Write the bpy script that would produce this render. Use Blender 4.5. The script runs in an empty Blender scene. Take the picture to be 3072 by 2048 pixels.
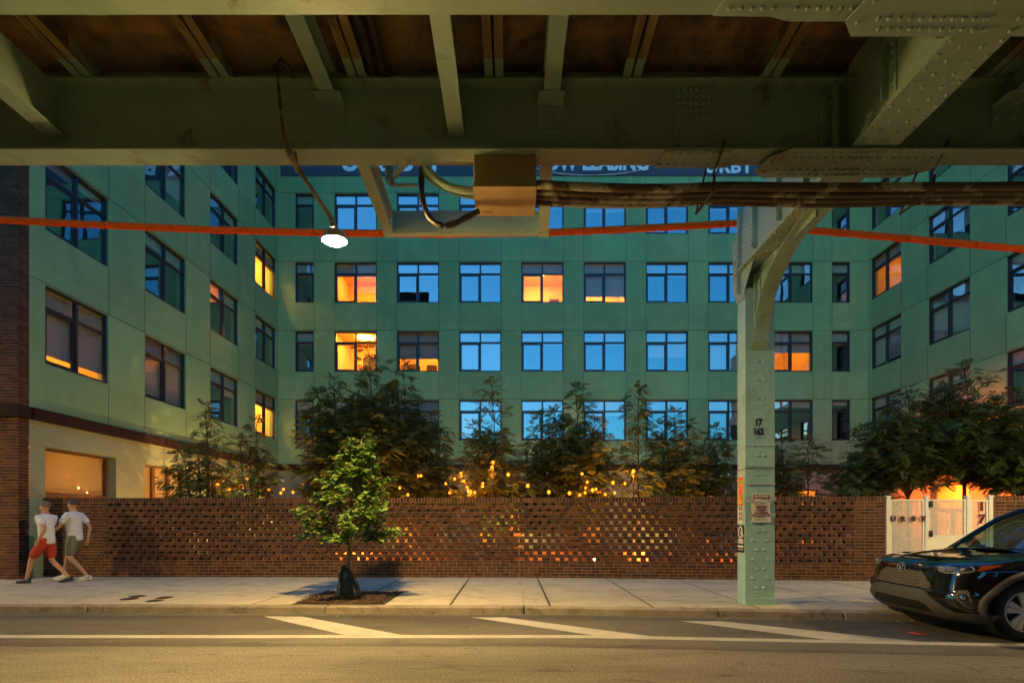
import bpy, bmesh, math, random
import numpy as np
from mathutils import Vector, Matrix, noise as mnoise
R = math.radians
sc = bpy.context.scene
COL = sc.collection
CZ = 1.36            # camera height over the road
F = 1150.0           # focal length in design pixels
SW = 0.105           # pavement height

def at(px, py, Y):
    """point of the place seen at design pixel (px, py) at depth Y"""
    return Vector(((px-1173.0)*Y/F, Y, CZ+(1196.0-py)*Y/F))

# ------------------------------------------------------------------ mesh builder
class MB:
    def __init__(s):
        s.v = []; s.f = []; s.m = []; s.sm = []
    def add(s, vs, fs, mi=0, smooth=False):
        o = len(s.v)
        s.v.extend([tuple(p) for p in vs])
        for f in fs:
            s.f.append(tuple(i+o for i in f)); s.m.append(mi); s.sm.append(smooth)
    def box(s, x0, x1, y0, y1, z0, z1, mi=0):
        s.hexa([(x0,y0,z0),(x1,y0,z0),(x1,y1,z0),(x0,y1,z0),(x0,y0,z1),(x1,y0,z1),(x1,y1,z1),(x0,y1,z1)], mi)
    def hexa(s, p, mi=0):
        s.add(p, [(0,3,2,1),(4,5,6,7),(0,1,5,4),(1,2,6,5),(2,3,7,6),(3,0,4,7)], mi)
    def obox(s, o, a, b, c, mi=0):
        """box from corner o spanned by vectors a, b, c"""
        o=Vector(o); a=Vector(a); b=Vector(b); c=Vector(c)
        if a.cross(b).dot(c) < 0: a, b = b, a
        s.hexa([o,o+a,o+a+b,o+b,o+c,o+a+c,o+a+b+c,o+b+c], mi)
    def bar(s, p, q, w, h, mi=0, up=(0,0,1)):
        """square bar from p to q"""
        p=Vector(p); q=Vector(q); d=(q-p); d.normalize()
        u=Vector(up)
        if abs(d.dot(u))>.97: u=Vector((0,1,0))
        sd=d.cross(u).normalized(); u=sd.cross(d).normalized()
        s.obox(p-sd*w/2-u*h/2, q-p, sd*w, u*h, mi)
    def quad(s, a,b,c,d, mi=0, smooth=False):
        s.add([a,b,c,d],[(0,1,2,3)],mi,smooth)
    def prism(s, poly, ext, mi=0):
        """closed polygon (3-D points) extruded by ext"""
        n=len(poly); e=Vector(ext)
        vs=[Vector(p) for p in poly]+[Vector(p)+e for p in poly]
        nrm=Vector((0,0,0))
        for i in range(n):
            a=vs[i]; b=vs[(i+1)%n]; nrm+=a.cross(b)
        fl = nrm.dot(e)>0
        fs=[tuple(range(n)), tuple(range(2*n-1,n-1,-1))] + [(i, i+n, (i+1)%n+n, (i+1)%n) for i in range(n)]
        if fl: fs=[tuple(reversed(f)) for f in fs]
        s.add(vs, fs, mi)
    def tube(s, pts, r, n=8, mi=0, caps=True, smooth=True):
        pts=[Vector(p) for p in pts]
        rs = r if isinstance(r,(list,tuple)) else [r]*len(pts)
        o=len(s.v); ref=None
        for i,p in enumerate(pts):
            d=(pts[min(i+1,len(pts)-1)]-pts[max(i-1,0)])
            if d.length<1e-9: d=Vector((0,0,1))
            d.normalize()
            if ref is None:
                ref=Vector((0,0,1)) if abs(d.z)<.9 else Vector((1,0,0))
            a=d.cross(ref)
            if a.length<1e-6: a=d.cross(Vector((0,1,0)))
            a.normalize(); b=d.cross(a).normalized(); ref=b if False else ref
            for k in range(n):
                t=2*math.pi*k/n
                s.v.append(tuple(p+(a*math.cos(t)+b*math.sin(t))*rs[i]))
        for i in range(len(pts)-1):
            for k in range(n):
                k2=(k+1)%n
                s.f.append((o+i*n+k,o+i*n+k2,o+(i+1)*n+k2,o+(i+1)*n+k)); s.m.append(mi); s.sm.append(smooth)
        if caps:
            s.f.append(tuple(o+k for k in range(n-1,-1,-1))); s.m.append(mi); s.sm.append(False)
            e=o+(len(pts)-1)*n
            s.f.append(tuple(e+k for k in range(n))); s.m.append(mi); s.sm.append(False)
    def sphere(s, c, r, nu=10, nv=7, mi=0, sx=1, sy=1, sz=1):
        c=Vector(c); vs=[c+Vector((0,0,r*sz))]; fs=[]
        for j in range(1,nv):
            ph=math.pi*j/nv
            for i in range(nu):
                t=2*math.pi*i/nu
                vs.append(c+Vector((r*sx*math.sin(ph)*math.cos(t), r*sy*math.sin(ph)*math.sin(t), r*sz*math.cos(ph))))
        vs.append(c-Vector((0,0,r*sz)))
        for i in range(nu):
            fs.append((0,1+i,1+(i+1)%nu))
            for j in range(nv-2):
                a=1+j*nu
                fs.append((a+i,a+nu+i,a+nu+(i+1)%nu,a+(i+1)%nu))
            a=1+(nv-2)*nu
            fs.append((a+i,len(vs)-1,a+(i+1)%nu))
        s.add(vs,fs,mi,True)
    def rivet(s, p, n, r=.018, h=.014, mi=0):
        """dome head at p standing along n"""
        p=Vector(p); n=Vector(n).normalized()
        u=n.orthogonal().normalized(); w=n.cross(u)
        vs=[];N=7
        for rr,hh in ((r,0),(r*.86,h*.55),(r*.48,h*.92)):
            for k in range(N):
                t=2*math.pi*k/N
                vs.append(p+u*(rr*math.cos(t))+w*(rr*math.sin(t))+n*hh)
        fs=[]
        for j in range(2):
            for k in range(N):
                fs.append((j*N+k,j*N+(k+1)%N,(j+1)*N+(k+1)%N,(j+1)*N+k))
        vs.append(p+n*h)
        for k in range(N): fs.append((2*N+k,2*N+(k+1)%N,3*N))
        s.add(vs,fs,mi,True)
    def ellipse_ring(s, c, ax, ay, r, n=24, mi=0):
        c=Vector(c); ax=Vector(ax); ay=Vector(ay)
        pts=[c+ax*math.cos(2*math.pi*k/n)+ay*math.sin(2*math.pi*k/n) for k in range(n+1)]
        s.tube(pts, r, 6, mi, caps=False)
    def disc(s, c, u, w, r, n=16, mi=0):
        c=Vector(c);u=Vector(u);w=Vector(w)
        s.add([c+u*(r*math.cos(2*math.pi*k/n))+w*(r*math.sin(2*math.pi*k/n)) for k in range(n)],[tuple(range(n))],mi)
    def build(s, name, mats, parent=None, bevel=0, angle=None):
        me=bpy.data.meshes.new(name)
        me.from_pydata(s.v, [], s.f)
        mats = mats if isinstance(mats,(list,tuple)) else [mats]
        for m in mats: me.materials.append(m)
        me.polygons.foreach_set('material_index', s.m)
        me.polygons.foreach_set('use_smooth', s.sm)
        me.update()
        if angle:
            me.polygons.foreach_set('use_smooth', [True]*len(s.f))
            me.set_sharp_from_angle(angle=R(angle))
        ob=bpy.data.objects.new(name, me)
        COL.objects.link(ob)
        if parent is not None: adopt(ob, parent)
        if bevel:
            bv=ob.modifiers.new('edge','BEVEL'); bv.width=bevel; bv.segments=1; bv.limit_method='ANGLE'; bv.angle_limit=R(40)
        return ob

def adopt(ob, parent):
    ob.parent=parent
    ob.matrix_parent_inverse=world_of(parent).inverted()
def world_of(o):
    m=o.matrix_basis.copy()
    if o.parent is not None: m=world_of(o.parent)@o.matrix_parent_inverse@m
    return m

def tag(o, label=None, cat=None, group=None, kind=None):
    if label: o['label']=label
    if cat: o['category']=cat
    if group: o['group']=group
    if kind: o['kind']=kind
    return o
def thing(name, loc, label, cat, group=None):
    o=bpy.data.objects.new(name,None); COL.objects.link(o); o.location=loc
    o.empty_display_size=.2
    return tag(o,label,cat,group)
def copy_tree(o, parent=None):
    c=o.copy(); COL.objects.link(c)
    if parent is not None:
        c.parent=parent; c.matrix_parent_inverse=o.matrix_parent_inverse.copy()
    for ch in list(o.children):
        if ch is not c: copy_tree(ch,c)
    return c

def text_mesh(s, size, bold=0.0, extrude=0.002, align='CENTER', sx=1.0, spacing=1.0):
    """mesh data of a line of lettering, in the XY plane, centred"""
    cu=bpy.data.curves.new('letters','FONT'); cu.body=s; cu.size=size; cu.extrude=extrude
    cu.offset=bold; cu.align_x=align; cu.align_y='CENTER'; cu.space_character=spacing; cu.resolution_u=3
    o=bpy.data.objects.new('letters',cu); COL.objects.link(o)
    dg=bpy.context.evaluated_depsgraph_get()
    me=bpy.data.meshes.new_from_object(o.evaluated_get(dg))
    vs=[(v.co.x*sx,v.co.y,v.co.z) for v in me.vertices]; fs=[tuple(p.vertices) for p in me.polygons]
    bpy.data.objects.remove(o); bpy.data.curves.remove(cu); bpy.data.meshes.remove(me)
    return vs,fs
def put_text(mb, s, size, c, u, w, mi=0, **k):
    """lettering into mb at c; u = reading direction, w = up"""
    c=Vector(c);u=Vector(u).normalized();w=Vector(w).normalized();n=u.cross(w)
    vs,fs=text_mesh(s,size,**k)
    mb.add([c+u*a+w*b+n*d for a,b,d in vs],fs,mi)

# ------------------------------------------------------------------ materials
def new_mat(name):
    m=bpy.data.materials.new(name); m.use_nodes=True
    nt=m.node_tree; return m,nt,nt.nodes['Principled BSDF']
def N(nt,t,**k):
    n=nt.nodes.new(t)
    for a,b in k.items():
        if a in n.inputs: n.inputs[a].default_value=b
        else: setattr(n,a,b)
    return n
def ramp(nt,fac,stops):
    r=nt.nodes.new('ShaderNodeValToRGB'); e=r.color_ramp.elements
    while len(e)<len(stops): e.new(.5)
    for i,(p,c) in enumerate(stops):
        e[i].position=p; e[i].color=(c[0],c[1],c[2],1) if not isinstance(c,(int,float)) else (c,c,c,1)
    nt.links.new(fac,r.inputs[0]); return r.outputs[0]
def mul(nt,a,b,fac=1.0,mode='MULTIPLY'):
    m=nt.nodes.new('ShaderNodeMix'); m.data_type='RGBA'; m.blend_type=mode
    m.inputs[0].default_value=fac if not hasattr(fac,'links') else 1
    if hasattr(fac,'links'): nt.links.new(fac,m.inputs[0])
    for i,x in ((6,a),(7,b)):
        if hasattr(x,'links'): nt.links.new(x,m.inputs[i])
        else: m.inputs[i].default_value=(x[0],x[1],x[2],1)
    return m.outputs[2]
def coord(nt,scale=(1,1,1),kind='Object'):
    tc=nt.nodes.new('ShaderNodeTexCoord'); mp=nt.nodes.new('ShaderNodeMapping'); mp.inputs['Scale'].default_value=scale
    nt.links.new(tc.outputs[kind],mp.inputs[0]); return mp.outputs[0]
def noise(nt,vec,scale,detail=4,rough=.6,dist=0):
    n=nt.nodes.new('ShaderNodeTexNoise'); n.inputs['Scale'].default_value=scale; n.inputs['Detail'].default_value=detail
    n.inputs['Roughness'].default_value=rough; n.inputs['Distortion'].default_value=dist
    nt.links.new(vec,n.inputs['Vector']); return n.outputs['Fac']
def bump(nt,bs,h,strength=.3,dist=.01):
    b=nt.nodes.new('ShaderNodeBump'); b.inputs['Strength'].default_value=strength; b.inputs['Distance'].default_value=dist
    nt.links.new(h,b.inputs['Height']); nt.links.new(b.outputs[0],bs.inputs['Normal'])

def plain(name, col, rough=.6, metal=0.0, var=.25, vscale=6.0, bmp=.0, bscale=60., dirt=None, dirt_scale=2.5, dirt_amt=(.5,.7), spec=.5, coat=0, stretch=(1,1,1)):
    """paint, metal, plastic or cloth with uneven tone, optional dirt patches"""
    m,nt,bs=new_mat(name)
    v=coord(nt,stretch)
    f=noise(nt,v,vscale,5,.65)
    c=ramp(nt,f,[(.25,[x*(1-var) for x in col]),(.75,[min(1,x*(1+var)) for x in col])])
    if dirt:
        d=noise(nt,v,dirt_scale,6,.7,.4)
        k=ramp(nt,d,[(dirt_amt[0],0.0),(dirt_amt[1],1.0)])
        c=mul(nt,c,dirt,k,'MIX')
    nt.links.new(c,bs.inputs['Base Color'])
    rr=ramp(nt,noise(nt,v,vscale*2.3,4),[(.3,max(0,rough-.1)),(.7,min(1,rough+.1))])
    nt.links.new(rr,bs.inputs['Roughness'])
    bs.inputs['Metallic'].default_value=metal
    bs.inputs['Specular IOR Level'].default_value=spec
    bs.inputs['Coat Weight'].default_value=coat
    bs.inputs['Coat Roughness'].default_value=.03
    if bmp: bump(nt,bs,noise(nt,v,bscale,3),bmp,.01)
    return m
def emit(name,col,strength):
    m=bpy.data.materials.new(name); m.use_nodes=True; nt=m.node_tree; nt.nodes.clear()
    e=nt.nodes.new('ShaderNodeEmission'); e.inputs[0].default_value=(*col,1); e.inputs[1].default_value=strength
    o=nt.nodes.new('ShaderNodeOutputMaterial'); nt.links.new(e.outputs[0],o.inputs[0]); return m
def glass(name,refl=.4,tint=(.75,.78,.8),wav=.0,gcol=(1,1,1)):
    m=bpy.data.materials.new(name); m.use_nodes=True; nt=m.node_tree; nt.nodes.clear()
    tr=nt.nodes.new('ShaderNodeBsdfTransparent'); tr.inputs[0].default_value=(*tint,1)
    g=nt.nodes.new('ShaderNodeBsdfGlossy'); g.inputs['Roughness'].default_value=.0; g.inputs['Color'].default_value=(*gcol,1)
    mx=nt.nodes.new('ShaderNodeMixShader')
    lw=nt.nodes.new('ShaderNodeLayerWeight'); lw.inputs[0].default_value=.5
    mr=nt.nodes.new('ShaderNodeMapRange'); mr.inputs['To Min'].default_value=refl; mr.inputs['To Max'].default_value=min(1,refl+.45)
    pw=nt.nodes.new('ShaderNodeMath'); pw.operation='POWER'; pw.inputs[1].default_value=3
    nt.links.new(lw.outputs['Facing'],pw.inputs[0]); nt.links.new(pw.outputs[0],mr.inputs['Value'])
    nt.links.new(mr.outputs[0],mx.inputs[0])
    nt.links.new(tr.outputs[0],mx.inputs[1]); nt.links.new(g.outputs[0],mx.inputs[2])
    if wav:
        b=nt.nodes.new('ShaderNodeBump'); b.inputs['Strength'].default_value=wav; b.inputs['Distance'].default_value=.05
        nt.links.new(noise(nt,coord(nt),1.3,1,.3),b.inputs['Height']); nt.links.new(b.outputs[0],g.inputs['Normal'])
    o=nt.nodes.new('ShaderNodeOutputMaterial'); nt.links.new(mx.outputs[0],o.inputs[0]); return m
def leaf_mat(name,c1,c2,trans=.35,rough=.5):
    m,nt,bs=new_mat(name)
    g=nt.nodes.new('ShaderNodeNewGeometry')
    c=ramp(nt,g.outputs['Random Per Island'],[(0,c1),(1,c2)])
    nt.links.new(c,bs.inputs['Base Color']); bs.inputs['Roughness'].default_value=rough
    t=nt.nodes.new('ShaderNodeBsdfTranslucent'); nt.links.new(c,t.inputs[0])
    mx=nt.nodes.new('ShaderNodeMixShader'); mx.inputs[0].default_value=trans
    nt.links.new(bs.outputs[0],mx.inputs[1]); nt.links.new(t.outputs[0],mx.inputs[2])
    nt.links.new(mx.outputs[0],nt.nodes['Material Output'].inputs[0]); return m

M={}
M['steel']=plain('painted_steel',(.30,.42,.34),.5,var=.16,vscale=2.2,bmp=.2,bscale=25,dirt=(.12,.085,.045),dirt_scale=2.4,dirt_amt=(.58,.74))
M['column_steel']=plain('column_paint',(.32,.55,.53),.42,var=.12,vscale=2.5,bmp=.2,bscale=18,dirt=(.20,.21,.14),dirt_scale=3.2,dirt_amt=(.60,.78))
M['black_ink']=plain('stencil_black',(.015,.015,.015),.7)
M['rust']=plain('rusty_plate',(.30,.19,.09),.85,var=.5,vscale=1.6,dirt=(.07,.06,.05),dirt_scale=1.3,dirt_amt=(.45,.62),bmp=.4,bscale=20)
M['rust_beam']=plain('rusty_channel',(.32,.22,.10),.8,var=.4,vscale=4,dirt=(.035,.026,.016),dirt_scale=3,dirt_amt=(.5,.7),bmp=.3,stretch=(1,.3,1))
M['cable']=plain('tarred_cable',(.05,.032,.016),.5,var=.5,vscale=14,bmp=.9,bscale=30)
M['conduit']=plain('grimy_conduit',(.09,.058,.028),.6,var=.5,vscale=6,dirt=(.36,.34,.25),dirt_scale=1.3,dirt_amt=(.52,.56),bmp=.3,stretch=(.8,1,1))
M['dark_steel']=plain('dark_strap',(.05,.045,.035),.6,var=.3)
M['tan_box']=plain('weathered_box',(.38,.27,.13),.55,var=.18,vscale=3,dirt=(.2,.13,.06),dirt_scale=2,dirt_amt=(.55,.8))
M['bracket']=plain('lamp_pole_paint',(.30,.27,.17),.5,var=.25,vscale=8)
M['orange']=plain('orange_plastic',(.95,.11,.008),.7,spec=.05,var=.08,vscale=3,dirt=(.45,.04,.006),dirt_scale=2.2,dirt_amt=(.6,.8))
M['frame']=plain('bronze_frame',(.022,.022,.03),.4,var=.2)
M['brown_frame']=plain('brown_frame',(.10,.05,.025),.45,var=.2)
M['cornice']=plain('brown_cornice',(.035,.018,.014),.9,spec=.15,var=.2)
M['shade_warm']=leaf_mat('room_shade',(.36,.33,.29),(.37,.34,.3),.14,.9)
M['shade']=plain('roller_shade',(.8,.79,.75),.85,var=.05,vscale=1)
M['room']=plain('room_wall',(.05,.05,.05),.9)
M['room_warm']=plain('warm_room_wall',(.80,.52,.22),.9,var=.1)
M['furniture']=plain('dark_furniture',(.08,.05,.03),.6)
M['glass']=glass('window_glass',.37,(.8,.8,.8),.06,(.9,.95,1))
M['lit_room_glass']=glass('lit_room_glass',.05,(.9,.9,.9),.06)  # same window glass, mirrored sky weakened in the material where rooms are lit
M['shop_glass']=glass('ground_glass',.06,(.9,.9,.9))
M['lamp_room']=emit('ceiling_lamp',(1,.62,.2),9.0)
M['white_paint']=plain('white_paint',(.72,.72,.66),.5,var=.06,bmp=.05)
M['black_metal']=plain('black_metal',(.02,.02,.02),.45)
M['letter_brown']=plain('letter_brown',(.06,.018,.015),.5)
M['bark']=plain('bark',(.13,.10,.07),.9,var=.4,vscale=20,bmp=.5,stretch=(1,1,.2))
M['bark_dark']=plain('bark_dark',(.05,.035,.025),.9,var=.4,vscale=20,bmp=.5,stretch=(1,1,.2))
M['leaf_street']=leaf_mat('lime_leaf',(.045,.105,.018),(.18,.28,.05),.3,.42)
M['leaf_court']=leaf_mat('feather_leaf',(.07,.125,.035),(.17,.22,.06),.4,.5)
M['bag']=plain('bag_plastic',(.020,.021,.016),.3,var=.4,vscale=9,bmp=.5,bscale=12,dirt=(.16,.14,.10),dirt_scale=6,dirt_amt=(.58,.75))
M['bulb']=emit('bulb_glow',(1,.21,.012),.55)
M['wire']=plain('black_wire',(.012,.012,.012),.6)
M['lamp_lens']=emit('street_lamp_lens',(1,.66,.22),730.0)
M['paper']=plain('notice_paper',(.74,.72,.66),.7,var=.06,bmp=.4,bscale=14)
M['red_ink']=plain('red_ink',(.42,.03,.03),.7)
M['dark_red_ink']=plain('dark_red_ink',(.22,.03,.035),.7)
M['banner']=plain('banner_cloth',(.055,.06,.085),.75,var=.1)
M['banner_white']=plain('banner_letter',(.8,.82,.85),.7,var=.04)
M['skin']=plain('skin',(.50,.27,.15),.55,var=.08,spec=.35)
M['hair_grey']=plain('hair_grey',(.13,.11,.09),.7,var=.3,vscale=40)
M['hair_brown']=plain('hair_brown',(.05,.032,.02),.6,var=.3,vscale=40)
M['shirt']=plain('white_cotton',(.66,.66,.68),.9,var=.12,vscale=9,bmp=1.0,bscale=7,stretch=(1,1,.45))
M['shorts_red']=plain('red_cotton',(.42,.045,.015),.85,var=.1,bmp=.4,bscale=12)
M['shorts_olive']=plain('olive_cotton',(.17,.17,.12),.85,var=.1,bmp=.4,bscale=12)
M['shoe_navy']=plain('navy_shoe',(.035,.045,.06),.6,var=.2)
M['shoe_white']=plain('white_shoe',(.7,.68,.62),.5,var=.06)
M['sole']=plain('shoe_sole',(.05,.05,.05),.7)
M['litter']=plain('red_litter',(.6,.07,.04),.6)

def mat_facade():
    m,nt,bs=new_mat('green_stucco')
    v=coord(nt)
    f=noise(nt,v,1.1,6,.6,.3); g=noise(nt,v,90,3)
    c=ramp(nt,f,[(.3,(.20,.37,.165)),(.7,(.235,.43,.19))])
    c=mul(nt,c,ramp(nt,g,[(.3,.88),(.7,1.08)]))
    st=noise(nt,coord(nt,(1.6,1.6,.5)),1.2,6,.65,.5)
    c=mul(nt,c,ramp(nt,st,[(.32,.90),(.62,1.03)]))
    gi=nt.nodes.new('ShaderNodeNewGeometry'); c=mul(nt,c,ramp(nt,gi.outputs['Random Per Island'],[(0,.91),(1,1.06)]))
    nt.links.new(c,bs.inputs['Base Color']); bs.inputs['Roughness'].default_value=.9
    bump(nt,bs,g,.25,.006); return m
M['facade']=mat_facade()
M['joint']=plain('facade_joint',(.055,.075,.045),.9)
M['joint_light']=plain('facade_trim',(.24,.33,.20),.9)
def mat_paintbrick():
    m,nt,bs=new_mat('painted_brick')
    tc=nt.nodes.new('ShaderNodeTexCoord'); sp=nt.nodes.new('ShaderNodeSeparateXYZ'); nt.links.new(tc.outputs['Object'],sp.inputs[0])
    ad=nt.nodes.new('ShaderNodeMath'); ad.operation='ADD'; nt.links.new(sp.outputs[0],ad.inputs[0]); nt.links.new(sp.outputs[1],ad.inputs[1])
    cb=nt.nodes.new('ShaderNodeCombineXYZ'); nt.links.new(ad.outputs[0],cb.inputs[0]); nt.links.new(sp.outputs[2],cb.inputs[1])
    b=nt.nodes.new('ShaderNodeTexBrick'); nt.links.new(cb.outputs[0],b.inputs['Vector'])
    b.inputs['Scale'].default_value=1; b.inputs['Brick Width'].default_value=.205; b.inputs['Row Height'].default_value=.0677
    b.inputs['Mortar Size'].default_value=.005; b.inputs['Mortar Smooth'].default_value=.4
    b.inputs['Color1'].default_value=(.27,.33,.19,1); b.inputs['Color2'].default_value=(.31,.36,.21,1); b.inputs['Mortar'].default_value=(.17,.21,.12,1)
    nt.links.new(b.outputs['Color'],bs.inputs['Base Color']); bs.inputs['Roughness'].default_value=.75
    iv=nt.nodes.new('ShaderNodeMath'); iv.operation='SUBTRACT'; iv.inputs[0].default_value=1; nt.links.new(b.outputs['Fac'],iv.inputs[1])
    bump(nt,bs,iv.outputs[0],.6,.006); return m
M['paintbrick']=mat_paintbrick()
def mat_brick(name,c1,c2,c3):
    m,nt,bs=new_mat(name)
    g=nt.nodes.new('ShaderNodeNewGeometry')
    c=ramp(nt,g.outputs['Random Per Island'],[(0,c1),(.55,c2),(1,c3)])
    v=coord(nt)
    c=mul(nt,c,ramp(nt,noise(nt,v,45,4,.7),[(.3,.72),(.7,1.15)]))
    c=mul(nt,c,ramp(nt,noise(nt,v,.8,4,.6),[(.3,.8),(.7,1.1)]))
    nt.links.new(c,bs.inputs['Base Color']); bs.inputs['Roughness'].default_value=.88
    bump(nt,bs,noise(nt,v,70,4),.5,.006); return m
M['brick']=mat_brick('brown_brick',(.038,.014,.005),(.085,.030,.010),(.135,.052,.020))
M['brick_hole_shade']=mat_brick('brick_hole_shade',(.020,.008,.004),(.035,.014,.006),(.055,.024,.011))  # shade inside the screen holes, put into the brick colour
M['mortar']=plain('mortar',(.26,.165,.10),.95,var=.2,vscale=12,bmp=.3)
M['terracotta']=mat_brick('planter_brick',(.30,.11,.05),(.38,.15,.07),(.45,.2,.1))

def crack(nt,scale,wob):
    v=coord(nt,(1,1,0))
    n=nt.nodes.new('ShaderNodeTexNoise'); n.inputs['Scale'].default_value=2.2; n.inputs['Detail'].default_value=5; nt.links.new(v,n.inputs['Vector'])
    md=nt.nodes.new('ShaderNodeVectorMath'); md.operation='MULTIPLY_ADD'; nt.links.new(n.outputs['Color'],md.inputs[0]); md.inputs[1].default_value=(wob,wob,0); nt.links.new(v,md.inputs[2])
    vo=nt.nodes.new('ShaderNodeTexVoronoi'); vo.feature='DISTANCE_TO_EDGE'; vo.inputs['Scale'].default_value=scale*.45; nt.links.new(md.outputs[0],vo.inputs['Vector'])
    k=ramp(nt,noise(nt,v,.55,2),[(.40,0.0),(.48,1.0)])
    ad=nt.nodes.new('ShaderNodeMath'); ad.operation='ADD'; nt.links.new(vo.outputs['Distance'],ad.inputs[0]); nt.links.new(k,ad.inputs[1])
    return ad.outputs[0]
def mat_road():
    m,nt,bs=new_mat('asphalt')
    v=coord(nt)
    fine=noise(nt,v,260,3,.8); mid=noise(nt,v,38,4,.7); big=noise(nt,coord(nt,(.22,1.1,1)),1.1,5,.6,.5)
    c=ramp(nt,fine,[(.28,(.085,.076,.060)),(.5,(.165,.148,.115)),(.72,(.30,.27,.21))])
    c=mul(nt,c,ramp(nt,mid,[(.3,.62),(.7,1.35)]))
    c=mul(nt,c,ramp(nt,noise(nt,v,70,2,.6),[(.32,.5),(.68,1.5)]))
    c=mul(nt,c,ramp(nt,big,[(.3,.60),(.5,.95),(.7,1.25)]))
    # worn bands that run along the street: darker patch strip beside the edge line, oily parking lane
    sp=nt.nodes.new('ShaderNodeSeparateXYZ'); nt.links.new(v,sp.inputs[0])
    def curve(n):
        # distance from the kerb line, the street bends slightly
        mx=nt.nodes.new('ShaderNodeMath'); mx.operation='MAXIMUM'; nt.links.new(sp.outputs[0],mx.inputs[0]); mx.inputs[1].default_value=.2
        ma=nt.nodes.new('ShaderNodeMath'); ma.operation='MULTIPLY_ADD'; nt.links.new(mx.outputs[0],ma.inputs[0]); ma.inputs[1].default_value=.088
        nt.links.new(sp.outputs[1],ma.inputs[2]); return ma.outputs[0]
    yy=curve(nt)
    wob=nt.nodes.new('ShaderNodeMath'); wob.operation='MULTIPLY_ADD'; nt.links.new(noise(nt,coord(nt,(1,.1,1)),1.2,5,.7),wob.inputs[0]); wob.inputs[1].default_value=.14; nt.links.new(yy,wob.inputs[2])
    band=ramp(nt,N_map(nt,wob.outputs[0],4.6,7.6),[(.0,1.0),(.305,1.0),(.318,.34),(.33,.55),(.36,.62),(.37,.78),(.48,.76),(.56,.66),(.78,.58),(.88,.38),(.93,.75),(1,.55)])
    c=mul(nt,c,band)
    vo=nt.nodes.new('ShaderNodeTexVoronoi'); vo.inputs['Scale'].default_value=7; nt.links.new(coord(nt,(1,1.6,0)),vo.inputs['Vector'])
    spk=nt.nodes.new('ShaderNodeMath'); spk.operation='MULTIPLY_ADD'; nt.links.new(noise(nt,v,5,3),spk.inputs[0]); spk.inputs[1].default_value=.22; nt.links.new(vo.outputs['Distance'],spk.inputs[2])
    c=mul(nt,c,(.62,.56,.44),ramp(nt,spk.outputs[0],[(.125,.75),(.15,0.0)]),'MIX')
    scu=noise(nt,coord(nt,(.35,6,1)),3.2,6,.8,1.2)
    c=mul(nt,c,ramp(nt,scu,[(.33,.58),(.46,1.0)]))
    c=mul(nt,c,ramp(nt,crack(nt,1.2,.6),[(.0015,.45),(.006,1.0)]))
    oil=noise(nt,coord(nt,(.7,2.2,1)),1.9,6,.7,.9)
    c=mul(nt,c,ramp(nt,oil,[(.30,.42),(.44,1.0)]))
    c=mul(nt,c,(.34,.30,.23),ramp(nt,noise(nt,coord(nt,(.8,3.5,1)),6.5,6,.85,.6),[(.66,0.0),(.74,.55)]),'MIX')
    nt.links.new(c,bs.inputs['Base Color']); bs.inputs['Roughness'].default_value=.82
    h=nt.nodes.new('ShaderNodeMath'); h.operation='ADD'; nt.links.new(fine,h.inputs[0]); nt.links.new(mid,h.inputs[1])
    bump(nt,bs,h.outputs[0],.6,.008); return m
def N_map(nt,val,a,b):
    mr=nt.nodes.new('ShaderNodeMapRange'); mr.inputs['From Min'].default_value=a; mr.inputs['From Max'].default_value=b
    nt.links.new(val,mr.inputs['Value']); return mr.outputs[0]
M['road']=mat_road()
def mat_concrete(name,c1,c2,sc_=1.0,stain=.55):
    m,nt,bs=new_mat(name)
    v=coord(nt)
    a=noise(nt,v,1.3*sc_,6,.65,.4); b=noise(nt,v,150,3,.7); d=noise(nt,coord(nt,(.8,1.6,1)),2.3,7,.75,1.0)
    c=ramp(nt,a,[(.3,c1),(.7,c2)])
    c=mul(nt,c,ramp(nt,b,[(.3,.86),(.7,1.07)]))
    c=mul(nt,c,ramp(nt,d,[(.33,stain),(.50,1.0)]))
    sp=nt.nodes.new('ShaderNodeTexVoronoi'); sp.inputs['Scale'].default_value=3.3; nt.links.new(coord(nt,(1,1,0)),sp.inputs['Vector'])
    c=mul(nt,c,ramp(nt,sp.outputs['Distance'],[(.03,.35),(.05,1.0)]))
    gi=nt.nodes.new('ShaderNodeNewGeometry'); c=mul(nt,c,ramp(nt,gi.outputs['Random Per Island'],[(0,.88),(1,1.06)]))
    c=mul(nt,c,ramp(nt,crack(nt,1.1,.35),[(.001,.62),(.005,1.0)]))
    nt.links.new(c,bs.inputs['Base Color']); bs.inputs['Roughness'].default_value=.85
    bump(nt,bs,b,.3,.004); return m
M['pavement']=mat_concrete('pavement_concrete',(.41,.365,.275),(.50,.45,.345))
M['kerb']=mat_concrete('kerb_concrete',(.20,.165,.12),(.33,.28,.21),2.5,.45)
M['gap']=plain('joint_dirt',(.045,.038,.028),.95)
def mat_mark():
    m,nt,bs=new_mat('road_paint')
    v=coord(nt)
    c=ramp(nt,noise(nt,v,3,4),[(.3,(.33,.31,.26)),(.7,(.44,.42,.36))])
    w=noise(nt,v,55,5,.8); w2=noise(nt,v,2.0,4,.7)
    ad=nt.nodes.new('ShaderNodeMath'); ad.operation='ADD'; nt.links.new(w,ad.inputs[0]); nt.links.new(w2,ad.inputs[1])
    k=ramp(nt,ad.outputs[0],[(.42,(.22,.20,.17)),(.56,(1,1,1))])
    k2=ramp(nt,ad.outputs[0],[(.80,0.0),(.93,0.0)])
    c=mul(nt,c,k)
    nt.links.new(c,bs.inputs['Base Color']); bs.inputs['Roughness'].default_value=.75
    bump(nt,bs,w,.4,.004); return m
M['mark']=mat_mark()
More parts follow.
